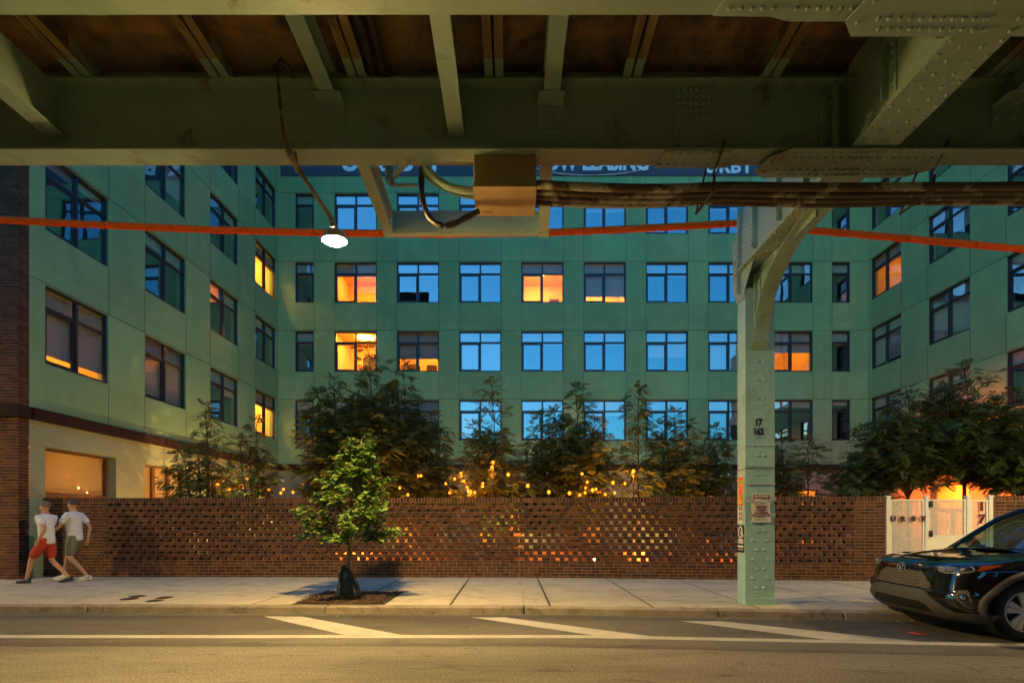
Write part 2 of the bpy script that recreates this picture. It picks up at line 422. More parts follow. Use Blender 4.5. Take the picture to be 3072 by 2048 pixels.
M['mulch']=plain('mulch',(.045,.024,.014),.95,var=.7,vscale=40,bmp=1.0,bscale=45)
M['chip']=leaf_mat('mulch_chip',(.03,.016,.01),(.13,.065,.03),.0,.9)
M['soil']=plain('courtyard_ground',(.22,.17,.12),.9,var=.2)

# ------------------------------------------------------------------ sky, camera, render
w=bpy.data.worlds.new('World'); sc.world=w; w.use_nodes=True
nt=w.node_tree; bg=nt.nodes['Background']
sky=nt.nodes.new('ShaderNodeTexSky'); sky.sky_type='NISHITA'; sky.sun_disc=False
sky.sun_elevation=R(1.0); sky.sun_rotation=R(215); sky.ozone_density=4.0; sky.dust_density=1.0; sky.air_density=1.0
SKY_TINT=(.50,1.22,1.10); SKY_STRENGTH=.215
nt.links.new(mul(nt,sky.outputs[0],SKY_TINT),bg.inputs[0]); bg.inputs[1].default_value=SKY_STRENGTH

cam=bpy.data.cameras.new('camera'); co=bpy.data.objects.new('camera',cam); COL.objects.link(co)
co.location=(0,0,CZ); co.rotation_euler=(R(90),0,0)
cam.sensor_width=36; cam.lens=36*F/2352; cam.shift_y=(1196-784)/2352; cam.shift_x=3/2352
cam.clip_start=.05; cam.clip_end=2000
sc.camera=co
vs_=sc.view_settings; vs_.view_transform='Standard'; vs_.look='None'; vs_.exposure=3.0; vs_.gamma=1; vs_.use_curve_mapping=False
sc.cycles.use_denoising=True
sc.cycles.max_bounces=7; sc.cycles.diffuse_bounces=4; sc.cycles.glossy_bounces=4; sc.cycles.transparent_max_bounces=16
sc.cycles.sample_clamp_indirect=6.0; sc.cycles.caustics_reflective=False; sc.cycles.caustics_refractive=False
# ================================================================== ground, pavement, kerb
BX=.2
def bend(X): return -.088*(X-BX) if X>BX else -.016*(X-BX)
def along(y0, X): return y0+bend(X)
# the road sheet reaches far
mb=MB(); mb.quad((-150,-150,0),(150,-150,0),(150,150,0),(-150,150,0))
tag(mb.build('road',M['road']),kind='structure')
XS=[-40,BX,30]
# pavement slabs (real gaps between them) laid on a dirt sheet
WALL0=11.15
PIT=(-3.33,-1.90,7.55,8.95)
mb=MB()
KB=7.50
zs=SW-.007
mb.add([(x,along(KB,x),zs) for x in XS]+[(x,along(WALL0+.4,x),zs) for x in reversed(XS)],[tuple(range(6))])
tag(mb.build('pavement_bed',M['gap']),kind='structure')
mb=MB()
jx=[-.91+1.5*k for k in range(-14,12)]
g=.017
for i in range(len(jx)-1):
    a,b=jx[i]+g,jx[i+1]-g
    segs=[(a,b)] if not (a<BX<b) else [(a,BX),(BX,b)]
    for (p,q) in segs:
        for (r0,r1) in ((KB+.01,9.31-.009),(9.31+.009,WALL0+.3)):
            cells=[(p,q,r0,r1)]
            # leave the tree pit open
            if q>PIT[0] and p<PIT[1] and r0<PIT[3]:
                cells=[(p,q,max(r0,PIT[3]),r1)]
                if p<PIT[0]: cells.append((p,PIT[0],r0,PIT[3]))
                if q>PIT[1]: cells.append((PIT[1],q,r0,PIT[3]))
            for (x0,x1,y0,y1) in cells:
                if x1-x0<.02 or y1-y0<.02: continue
                mb.hexa([(x0,along(y0,x0),zs-.03),(x1,along(y0,x1),zs-.03),(x1,along(y1,x1),zs-.03),(x0,along(y1,x0),zs-.03),
                         (x0,along(y0,x0),SW),(x1,along(y0,x1),SW),(x1,along(y1,x1),SW),(x0,along(y1,x0),SW)])
tag(mb.build('pavement',M['pavement'],bevel=.006),kind='structure')
# kerb stones
mb=MB()
kx=[-40,-31,-22.,-13,-6.3,-2.74,BX,2.95,4.62,8.5,14,22,30]
for a,b in zip(kx,kx[1:]):
    a+=.006;b-=.006
    y=lambda x,o: along(7.33+o,x)
    mb.hexa([(a,y(a,-.02),-.05),(b,y(b,-.02),-.05),(b,y(b,.17),-.05),(a,y(a,.17),-.05),(a,y(a,0),SW),(b,y(b,0),SW),(b,y(b,.17),SW),(a,y(a,.17),SW)])
tag(mb.build('kerb',M['kerb'],bevel=.018),kind='structure')
# grit that gathers in the gutter
rnd=random.Random(5)
mb=MB()
for i in range(900):
    x=rnd.uniform(-11,9); y=along(7.3,x)-abs(rnd.gauss(0,.10))-.01; s_=rnd.uniform(.004,.014)
    mb.sphere((x,y,s_*.4),s_,5,3,0,1,1,.7)
for i in range(260):
    x=rnd.uniform(-8,8); y=rnd.uniform(4.3,7.1); s_=rnd.uniform(.003,.009)
    mb.sphere((x,y,s_*.4),s_,5,3,0,1,1,.7)
tag(mb.build('gutter_gravel',plain('grit',(.22,.19,.14),.9,var=.5,vscale=3)),kind='stuff')
# painted markings
def mark_poly(pts):
    mb=MB(); mb.add([(x,y,.004) for x,y in pts],[tuple(range(len(pts)))]); return mb
def ground(px,py): 
    Y=F*CZ/(py-1196.0); return ((px-1173)*Y/F,Y)
ex=[-40]+[i*.25-12 for i in range(0,100)]+[30]
def eY(x): # edge line follows the kerb, bends at the right
    return 5.89+(-.088*(x-.9) if x>.9 else 0)
mb=MB()
n=len(ex); mb.add([(x,eY(x)-.075,.004) for x in ex]+[(x,eY(x)+.075,.004) for x in ex],[(i,i+1,n+i+1,n+i) for i in range(n-1)])
tag(mb.build('road_edge_line',M['mark']),kind='structure')
for (tl,tr,br,bl) in (((-3.52,7.13),(-2.98,7.13),(-1.30,5.975),(-1.98,5.975)),
                      ((-.55,7.06),(-.08,7.06),(1.66,5.90),(.98,5.955)),
                      ((2.30,6.80),(2.86,6.78),(4.62,5.65),(3.62,5.735))):
    tag(mark_poly([bl,br,tr,tl]).build('road_hatch_stripe',M['mark']),kind='structure')
# tree pit filled with wood mulch
mb=MB(); nx,ny=26,24
vs=[];fs=[]
for j in range(ny+1):
    for i in range(nx+1):
        x=PIT[0]+(PIT[1]-PIT[0])*i/nx; y=PIT[2]+(PIT[3]-PIT[2])*j/ny
        e=min(i,nx-i,j,ny-j)
        vs.append((x,y,SW-.03+min(e,4)*.010+ (rnd.uniform(-.01,.012) if e else 0)))
for j in range(ny):
    for i in range(nx): fs.append((j*(nx+1)+i,j*(nx+1)+i+1,(j+1)*(nx+1)+i+1,(j+1)*(nx+1)+i))
mb.add(vs,fs,0,True)
for i in range(1500):
    x=rnd.uniform(PIT[0]+.02,PIT[1]-.02); y=rnd.uniform(PIT[2]+.02,PIT[3]-.02); t=rnd.uniform(0,6.28); l=rnd.uniform(.012,.035); ww=rnd.uniform(.004,.010)
    d=Vector((math.cos(t)*l,math.sin(t)*l,rnd.uniform(-.012,.012))); s_=Vector((-math.sin(t)*ww,math.cos(t)*ww,0)); c=Vector((x,y,SW+.018+rnd.uniform(-.005,.012)))
    mb.add([c-d-s_,c+d-s_,c+d+s_,c-d+s_],[(0,1,2,3)],1)
tag(mb.build('mulch_bed',[M['mulch'],M['chip']]),kind='stuff')
# courtyard ground behind the wall
mb=MB(); mb.quad((-12,11.0,SW-.004),(17,10.0,SW-.004),(17,24,SW-.004),(-12,24,SW-.004))
tag(mb.build('courtyard_ground',M['soil']),kind='structure')
# four iron valve covers let into the pavement
def cover(px,py,r,lab):
    Y=F*(CZ-SW)/(py-1196.0); x=(px-1173)*Y/F
    mb=MB()
    N_=20
    ring=lambda rr,z:[(x+rr*math.cos(2*math.pi*k/N_),Y+rr*math.sin(2*math.pi*k/N_),z) for k in range(N_)]
    vs=ring(r,SW+.001)+ring(r,SW+.006)+ring(r*.86,SW+.006)+ring(r*.84,SW+.003)
    fs=[(j*N_+k,j*N_+(k+1)%N_,(j+1)*N_+(k+1)%N_,(j+1)*N_+k) for j in range(3) for k in range(N_)]+[tuple(3*N_+k for k in range(N_))]
    mb.add(vs,fs)
    for k in range(-2,3): mb.box(x-r*.6,x+r*.6,Y+k*r*.26-.006,Y+k*r*.26+.006,SW+.003,SW+.0065)
    tag(mb.build('valve_cover',plain('iron_cover',(.05,.035,.025),.6,var=.4)),lab,'valve cover','iron covers in the pavement')
cover(296.7,1374.8,.125,'dark round iron cover at the left front of the four in the pavement')
cover(316,1368.7,.125,'dark round iron cover at the left rear of the four in the pavement')
cover(356.5,1379,.125,'dark round iron cover nearest the kerb at the right front of the four')
cover(377.7,1372,.125,'dark round iron cover at the right rear of the four, farthest from the left edge')

# the row of houses across the street, behind the viewer; windows and car mirror it
t=thing('row_house',(0,-11,0),'brown brick row of houses across the street, behind the viewer','building')
mb=MB(); mb.box(-45,45,-14,-11,0,5.2); mb.build('wall',M['brick'],t)
mb=MB(); mb.box(-45,45,-11,-10.7,5.0,5.4); mb.build('cornice_band',M['cornice'],t)
for k in range(-8,9):
    for z in (1.2,):
        mb=MB(); x=k*4.4; mb.box(x-.7,x+.7,-11,-10.93,z,z+1.9); mb.box(x-.75,x+.75,-11,-10.88,z-.12,z); mb.build('window',M['frame'],t)

def tower(x0,x1,y0,y1,h,lab):
    t=thing('apartment_tower',((x0+x1)/2,(y0+y1)/2,0),lab,'building')
    mb=MB(); mb.box(x0,x1,y0,y1,0,h); mb.build('wall',M['brick'],t)
    mb=MB(); mb.box(x0-.3,x1+.3,y1,y1+.3,h-.8,h+.4); mb.build('parapet',M['cornice'],t)
    mb=MB(); mb.box(x0+4,x0+10,y0+2,y1-2,h,h+3); mb.build('stair_head',M['brick'],t)
    for i in range(int((x1-x0)/5)):
        for k in range(int(h/6)):
            x=x0+1.5+i*5; z=2+k*6
            mb=MB(); mb.box(x,x+2,y1,y1+.06,z,z+2.2); mb.box(x-.1,x+2.1,y1,y1+.12,z-.15,z); mb.build('window',M['frame'],t)
tower(-58,-10,-26,-15,28.0,'tall dark brick apartment block across the street, behind the viewer, mirrored in the left windows')
tower(31,62,-26,-15,24.0,'lower dark brick apartment block across the street, behind the viewer, mirrored in the right windows')
# ================================================================== apartment building round a court
BY=22.2; XL=-10.3; XLn=-10.58; YL=11.0; XR=15.83; TOP=18.6
WB=[4.93,7.98,11.03,14.08]; WH=1.80
bld=thing('apartment_building',(2.5,BY,0),'large green rendered apartment building wrapped round a courtyard behind the brick screen','building')

class Wall:
    def __init__(s,O,d,n): s.O=Vector((O[0],O[1],0)); s.d=Vector((d[0],d[1],0)).normalized(); s.n=Vector((n[0],n[1],0)).normalized()
    def p(s,u,z,dep=0): return s.O+s.d*u-s.n*dep+Vector((0,0,z))
    def quad(s,mb,u0,u1,z0,z1,dep,mi=0):
        q=[s.p(u0,z0,dep),s.p(u1,z0,dep),s.p(u1,z1,dep),s.p(u0,z1,dep)]
        if (q[1]-q[0]).cross(q[3]-q[0]).dot(s.n)<0: q.reverse()
        mb.add(q,[(0,1,2,3)],mi)
    def block(s,mb,u0,u1,z0,z1,d0,d1,mi=0):
        mb.obox(s.p(u0,z0,d1),s.d*(u1-u0),s.n*(d1-d0),(0,0,z1-z0),mi)
    def solid(s,mb,L,z0,z1,ops,dep=.3,mi=0,u_start=0):
        us=sorted({u_start,L}|{o[0] for o in ops}|{o[1] for o in ops}); zs=sorted({z0,z1}|{o[2] for o in ops}|{o[3] for o in ops})
        for a,b in zip(us,us[1:]):
            for c,e in zip(zs,zs[1:]):
                mu,mz=(a+b)/2,(c+e)/2
                if any(o[0]<mu<o[1] and o[2]<mz<o[3] for o in ops): continue
                s.quad(mb,a,b,c,e,0,mi)
        for (a,b,c,e) in ops:
            P=s.p
            for q in ((P(a,c),P(a,e),P(a,e,dep),P(a,c,dep)),(P(b,c),P(b,e),P(b,e,dep),P(b,c,dep)),(P(a,c),P(b,c),P(b,c,dep),P(a,c,dep)),(P(a,e),P(b,e),P(b,e,dep),P(a,e,dep))):
                mb.add(q,[(0,1,2,3)],mi)

def window(W,u0,u1,z0,z1,lit=False,shade=(.3,.3),bright=1,setback=.07,kind='two',frame='frame',label=None,room=True,shade_mat='shade',prop=None):
    mb=MB(); t=.055; d0,d1=setback,setback+.07
    W.block(mb,u0,u0+t,z0,z1,d0-.02,d1); W.block(mb,u1-t,u1,z0,z1,d0-.02,d1)
    W.block(mb,u0+t,u1-t,z0,z0+t,d0-.03,d1); W.block(mb,u0+t,u1-t,z1-t,z1,d0-.02,d1)
    panes=[]
    tz=z1-(z1-z0)*.275
    if kind=='two':
        um=(u0+u1)/2-(.0)
        W.block(mb,um-.035,um+.035,z0+t,z1-t,d0-.015,d1); 
        W.block(mb,u0+t,um-.035,tz-.03,tz+.03,d0-.01,d1); W.block(mb,um+.035,u1-t,tz-.03,tz+.03,d0-.01,d1)
        a0,a1,b0,b1=u0+t,um-.035,z0+t,tz-.03; k=.06
        W.block(mb,a0,a0+k,b0,b1,d0+.01,d1); W.block(mb,a1-k,a1,b0,b1,d0+.01,d1); W.block(mb,a0+k,a1-k,b0,b0+k,d0+.01,d1); W.block(mb,a0+k,a1-k,b1-k,b1,d0+.01,d1)
        cols=[(u0,um),(um,u1)]
    elif kind=='one':
        W.block(mb,u0+t,u1-t,tz-.04,tz+.04,d0-.01,d1)
        a0,a1,b0,b1=u0+t,u1-t,z0+t,tz-.04; k=.05
        W.block(mb,a0,a0+k,b0,b1,d0+.01,d1); W.block(mb,a1-k,a1,b0,b1,d0+.01,d1); W.block(mb,a0+k,a1-k,b0,b0+k,d0+.01,d1)
        cols=[(u0,u1)]
    else: # ground floor shop window: transom and mullions
        tz=z1-(z1-z0)*.36
        W.block(mb,u0+t,u1-t,tz-.11,tz+.03,d0-.015,d1)
        nm=kind
        for k in range(1,nm):
            um=u0+(u1-u0)*k/nm; W.block(mb,um-.05,um+.05,z0+t,z1-t if nm>2 else tz-.11,d0-.01,d1)
        cols=[(u0,u1)]
    o=mb.build('window',M[frame],bld)
    if label: o['label']=label
    g=MB(); W.quad(g,u0+.02,u1-.02,z0+.02,z1-.02,d0+.035)
    g.build('glass_pane',M[('lit_room_glass' if lit else 'glass') if kind in('two','one') else 'shop_glass'],o)
    s=MB(); any_=False
    for (c0,c1),fr in zip(cols,shade):
        if fr<=0: continue
        any_=True
        W.block(s,c0+.004,c1-.004,z1-.04-(z1-z0-.06)*fr,z1-.04,d1+.06,d1+.065)
    if any_: s.build('roller_shade',M['shade_warm' if lit and shade_mat=='shade' else shade_mat],o)
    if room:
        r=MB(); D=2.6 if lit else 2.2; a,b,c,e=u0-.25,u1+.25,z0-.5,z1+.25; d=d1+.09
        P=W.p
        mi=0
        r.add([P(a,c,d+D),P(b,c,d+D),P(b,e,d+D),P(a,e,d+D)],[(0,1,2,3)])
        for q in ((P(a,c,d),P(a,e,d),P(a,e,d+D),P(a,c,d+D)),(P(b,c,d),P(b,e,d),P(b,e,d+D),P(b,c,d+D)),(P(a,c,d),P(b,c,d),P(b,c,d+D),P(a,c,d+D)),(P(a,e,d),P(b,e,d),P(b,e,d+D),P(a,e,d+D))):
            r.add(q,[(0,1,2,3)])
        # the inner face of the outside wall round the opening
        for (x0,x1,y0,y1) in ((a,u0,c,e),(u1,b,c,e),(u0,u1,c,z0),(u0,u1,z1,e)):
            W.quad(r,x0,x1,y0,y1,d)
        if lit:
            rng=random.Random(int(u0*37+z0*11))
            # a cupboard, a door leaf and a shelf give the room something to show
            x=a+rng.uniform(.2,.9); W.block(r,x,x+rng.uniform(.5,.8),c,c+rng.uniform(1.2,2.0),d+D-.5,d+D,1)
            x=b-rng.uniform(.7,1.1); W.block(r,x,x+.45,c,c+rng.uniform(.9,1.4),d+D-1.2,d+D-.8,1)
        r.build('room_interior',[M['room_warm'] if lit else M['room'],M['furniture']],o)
        if lit:
            l=MB(); uc=(u0+u1)/2+.15*math.sin(u0*7+z0); h=.30
            W.block(l,uc-h,uc+h,e-.06,e-.012,d+1.0,d+1.0+.4)
            l.build('ceiling_lamp',LAMPS[bright],o)
    return o
LAMPS={k:emit('ceiling_lamp_%s'%n,(1,.48,.08) if k!=3 else (1,.60,.15),v) for k,n,v in ((0,'dim',6.0),(1,'warm',14.0),(2,'bright',22.0),(3,'soft',3.2),(4,'faint',2.6))}

# ---- back wall
WK=Wall((XL,BY),(1,0),(0,-1))
def ux(px): return (px-1173)*BY/F-XL
colx=[(678,721)]+[(768+143.1*k,865.5+143.1*k) for k in range(8)]+[(1911,1953)]
ops=[]
for r in range(4):
    for (a,b) in colx: ops.append((ux(a),ux(b),WB[r],WB[r]+WH))
gops=[(ux(a),ux(b),.15,2.75) for (a,b) in ((905,1010),(1100,1200),(1290,1385),(1560,1650),(1780,1880))]
mb=MB()
L=XR-XL
WK.solid(mb,L,3.86,TOP,ops,.3,0); WK.solid(mb,L,0,3.60,gops,.3,1)
def joints(W,L,ops,us,u_min=0,z_top=TOP):
    hz=[b+WH+.03 for b in WB]
    for z in hz:
        cur=u_min
        W.block(mb,u_min,L,z-.008,z+.008,-.004,.001,2)
        W.block(mb,u_min,L,z+.40,z+.412,-.004,.001,3)
    for u in us:
        zz=[3.87]
        for b in WB: zz+= [b-.01,b+WH+.01]
        zz.append(z_top)
        for k in range(0,len(zz),2): W.block(mb,u-.007,u+.007,zz[k],zz[k+1],-.0045,.001,2)
joints(WK,L,ops,[ux(a) for a,b in colx[1:]]+[ux(b) for a,b in colx[:-1]])
WK.block(mb,0,L,TOP,TOP+.12,-.05,.35,4)
mb.build('back_wall',[M['facade'],M['paintbrick'],M['joint'],M['joint_light'],M['frame']],bld)
mb=MB(); WK.block(mb,0,L,3.60,3.86,-.10,.1); mb.build('cornice_band',M['cornice'],bld)

BK={ # (row, column): lit, shade, bright
 (0,0):(0,(.3,),0),(0,1):(0,(.35,.35),0),(0,2):(0,(.5,.5),0),(0,3):(0,(.9,.3),0),(0,4):(0,(.3,.3),0),(0,5):(0,(.35,.35),0),(0,6):(0,(.3,.3),0),(0,7):(0,(.3,.6),0),(0,8):(0,(.15,.15),0),(0,9):(0,(.1,),0),
 (1,0):(0,(.3,),0),(1,1):(1,(0,0),2),(1,2):(1,(.66,.66),1),(1,3):(0,(.95,.95),0),(1,4):(0,(.3,.3),0),(1,5):(0,(.3,.3),0),(1,6):(0,(.62,.62),0),(1,7):(0,(.95,.95),0),(1,8):(1,(.5,.5),0),(1,9):(0,(.3,),0),
 (2,0):(0,(.3,),0),(2,1):(1,(.3,.3),1),(2,2):(0,(.3,.3),0),(2,3):(0,(.3,.3),0),(2,4):(1,(.26,.26),2),(2,5):(1,(.82,.82),2),(2,6):(0,(.3,.3),0),(2,7):(0,(.3,.3),0),(2,8):(0,(.25,.25),0),(2,9):(0,(.2,),0),
 (3,0):(0,(.3,),0),(3,1):(0,(.3,.3),0),(3,2):(0,(.4,.4),0),(3,3):(0,(.3,.3),0),(3,4):(0,(.3,.3),0),(3,5):(0,(.4,.4),0),(3,6):(0,(.3,.3),0),(3,7):(0,(.35,.35),0),(3,8):(0,(.3,.3),0),(3,9):(0,(.2,),0)}
for r in range(4):
    for k,(a,b) in enumerate(colx):
        lit,sh,br=BK[(r,k)]
        window(WK,ux(a),ux(b),WB[r],WB[r]+WH,lit,sh,br,kind='one' if k in (0,9) else 'two',label='window lit orange from inside' if lit else None)
for k,o in enumerate(gops):
    window(WK,*o,lit=True,shade=(0,),bright=2 if k in(0,1) else 1,setback=.12,kind=2,frame='brown_frame')

# ---- left wing (its wall splays a little)
dl=Vector((XL-XLn,BY-YL,0)); LL=dl.length
WLft=Wall((XLn,YL),(dl.x,dl.y),(dl.y,-dl.x))
wl=[(.37,2.11),(3.37,5.12),(6.37,8.10),(9.30,11.0)]
ops=[(a,b,z,z+WH) for a,b in wl for z in WB]
gl=[(.37,2.35,.15,3.05),(3.37,5.3,.15,3.02),(6.37,8.2,.15,3.0),(9.3,10.9,.15,2.75)]
mb=MB(); WLft.solid(mb,LL,3.86,TOP,ops,.3,0); WLft.solid(mb,LL,0,3.60,gl,.3,1)
joints(WLft,LL,ops,[b for a,b in wl]+[a for a,b in wl[1:]],.03)
WLft.block(mb,0,LL,TOP,TOP+.12,-.05,.35,4)
mb.build('wing_wall',[M['facade'],M['paintbrick'],M['joint'],M['joint_light'],M['frame']],bld)
mb=MB(); WLft.block(mb,.02,LL-.1,3.60,3.86,-.10,.1); mb.build('cornice_band',M['cornice'],bld)
LK={(0,0):(1,(.86,.86),1),(1,0):(1,(.96,.96),0),(2,0):(1,(.95,.95),0),(3,0):(1,(.3,.3),0),
    (0,1):(0,(.15,.2),0),(1,1):(0,(.1,.3),0),(2,1):(0,(.3,.3),0),(3,1):(0,(.3,.3),0),
    (0,2):(0,(.2,.2),0),(1,2):(0,(.2,.2),0),(2,2):(0,(.2,.2),0),(3,2):(0,(.2,.2),0),
    (0,3):(1,(.3,.3),1),(1,3):(0,(.3,.2),0),(2,3):(1,(.3,.3),1),(3,3):(0,(.3,.3),0)}
LK={(0,0):(1,(.86,.86),1),(0,1):(1,(.97,.97),0),(0,2):(0,(.3,.4),0),(0,3):(1,(.3,.3),2),
    (1,0):(0,(.1,.1),0),(1,1):(0,(.15,.2),0),(1,2):(0,(.2,.2),0),(1,3):(0,(.3,.2),0),
    (2,0):(0,(.1,.1),0),(2,1):(0,(.3,.7),0),(2,2):(0,(.2,.2),0),(2,3):(1,(.3,.3),2),
    (3,0):(0,(.1,.1),0),(3,1):(1,(.5,.5),4),(3,2):(0,(.2,.2),0),(3,3):(0,(.3,.3),0)}
for r in range(4):
    for k,(a,b) in enumerate(wl):
        lit,sh,br=LK[(r,k)]
        window(WLft,a,b,WB[r],WB[r]+WH,lit,sh,br,label='window lit orange from inside' if lit else None)
M['shade_lit']=leaf_mat('backlit_shade',(.78,.66,.42),(.8,.68,.44),.75,.9)
for k,o in enumerate(gl):
    window(WLft,*o,lit=True,shade=((.34,.99,.99,.99)[k],),bright=3,setback=.24,kind=(2,3,3,2)[k],frame='brown_frame',shade_mat='shade_lit')

# ---- right wing
RLen=BY-9.6
WR=Wall((XR,BY),(0,-1),(-1,0))
wr=[(.2,1.9),(3.2,4.95),(6.2,7.95),(9.2,10.95)]
ops=[(a,b,z,z+WH) for a,b in wr for z in WB]
gr=[(3.3,4.9,.15,2.7)]
mb=MB(); WR.solid(mb,RLen,3.86,TOP,ops,.3,0); WR.solid(mb,RLen,0,3.60,gr,.3,1)
joints(WR,RLen,ops,[b for a,b in wr]+[a for a,b in wr[1:]])
WR.block(mb,0,RLen,TOP,TOP+.12,-.05,.35,4)
mb.build('wing_wall',[M['facade'],M['paintbrick'],M['joint'],M['joint_light'],M['frame']],bld)
mb=MB(); WR.block(mb,.1,RLen,3.60,3.86,-.10,.1); mb.build('cornice_band',M['cornice'],bld)
for r in range(4):
    for k,(a,b) in enumerate(wr):
        lit,br=(1,4) if (r,k)==(2,0) else (0,0)
        sh={(0,1):(.95,.95),(1,1):(.95,.95),(1,0):(.9,.9),(2,0):(.3,.3),(1,2):(.3,.3)}.get((r,k),(.3,.6))
        window(WR,a,b,WB[r],WB[r]+WH,lit,sh,br)
window(WR,*gr[0],lit=True,shade=(0,),bright=1,setback=.12,kind=2,frame='brown_frame')

# ---- street fronts of both wings: brown brick above the pavement, with a dark band
def brick_skin(mb,W,u0,u1,z0,z1,dep=0.0,thick=.05,openings=(),row=.0677,bl=.203,mi=0,mo=1,rng=random.Random(3)):
    """courses of single bricks standing 4 mm proud of a mortar sheet"""
    W.block(mb,u0+.012,u1-.012,z0,z1,dep+.006,dep+thick,mo)
    nz=int(round((z1-z0)/row)); j=.009
    for r in range(nz):
        za=z0+r*row; u=u0-(bl/2 if r%2 else 0)
        while u<u1-1e-4:
            a=max(u,u0); b=min(u+bl,u1); u+=bl
            if b-a<.02: continue
            dd=rng.uniform(-.001,.002)
            W.block(mb,a+j/2,b-j/2,za+j/2,za+row-j/2,dep+dd,dep+.02,mi)
mb=MB()
WF=Wall((-18.0,10.77),(1,0),(0,-1))
brick_skin(mb,WF,2.9,7.42,SW,3.60,mi=0,mo=1); brick_skin(mb,WF,2.9,7.42,3.86,12.6)
WS=Wall((-10.58,10.77),(0,1),(1,0))
brick_skin(mb,WS,0.0,.23,SW,3.60); brick_skin(mb,WS,0.0,.23,3.86,12.6)
WF.block(mb,-12,7.36,0,TOP,.05,.24,2); WF.block(mb,-12,2.9,0,TOP,.02,.05,0)
mb.build('street_front',[M['brick'],M['mortar'],M['brick']],bld)
mb=MB(); WF.block(mb,-12,7.50,3.60,3.86,-.10,.2); mb.build('cornice_band',M['cornice'],bld)
mb=MB(); mb.box(15.85,30,9.5,9.7,0,TOP); mb.build('street_front',M['brick'],bld)
mb=MB(); mb.box(-30,XL-.2,YL,BY+12,TOP-.3,TOP); mb.box(XR+.2,30,9.8,BY+12,TOP-.3,TOP); mb.box(XL-.2,XR+.2,BY+.4,BY+12,TOP-.3,TOP); mb.build('roof',M['joint'],bld)
mb=MB(); mb.box(-30,-29.8,10.8,34,0,TOP); mb.box(29.8,30,9.7,34,0,TOP); mb.box(-30,30,34,34.2,0,TOP); mb.build('outer_wall',M['brick'],bld)

# ---- banner under the parapet
yb=BY-.03; U=(1,0,0);Z3=(0,0,1)
ban=thing('banner',((1195-1173)*BY/F,BY-.02,17.3),'long dark banner with pale lettering strung under the parapet of the green building','banner')
mb=MB(); WK.block(mb,ux(645),ux(1745),16.63,18.1,-.03,-.006); mb.build('banner_cloth',M['banner'],ban)
mb=MB()
zc=17.19
def bx(px): return (px-1173)*(BY-.05)/F
for ch,px in zip('URBY',(803,868,932,997)): put_text(mb,ch,1.05,(bx(px),BY-.036,zc),U,Z3,bold=.045)
put_text(mb,'NOW LEASING',.95,(bx(1356),BY-.036,zc),U,Z3,bold=.04,sx=.80)
for ch,px in zip('URBY',(1634,1664,1690,1716)): put_text(mb,ch,.80,(bx(px),BY-.036,17.02),U,Z3,bold=.03)
mb.ellipse_ring((bx(1356),BY-.04,17.25),(2.75,0,0),(0,0,.60),.016,48)
mb.build('lettering',M['banner_white'],ban)
# a small camera and a strip lamp on the back wall
cp=at(643,1101,BY-.2)
t=thing('security_camera',cp,'small white security camera on the green back wall near the left corner','security camera')
mb=MB(); mb.tube([cp,cp+Vector((.22,-.16,-.06))],.055,10); mb.build('camera_body',M['white_paint'],t)
mb=MB(); mb.tube([cp+Vector((0,.19,.05)),cp+Vector((.02,.02,.03))],.02,8); mb.build('mount',M['white_paint'],t)
cp=at(1672,1090,BY-.12)
t=thing('strip_lamp',cp,'white strip lamp glowing on the court wall beside the steel column','lamp')
mb=MB(); mb.box(cp.x-.3,cp.x+.45,BY-.14,BY-.02,cp.z,cp.z+.06); mb.build('housing',M['white_paint'],t)
mb=MB(); mb.box(cp.x-.28,cp.x+.43,BY-.13,BY-.05,cp.z-.03,cp.z-.001); mb.build('tube',emit('strip_white',(.8,.95,1),.5),t)

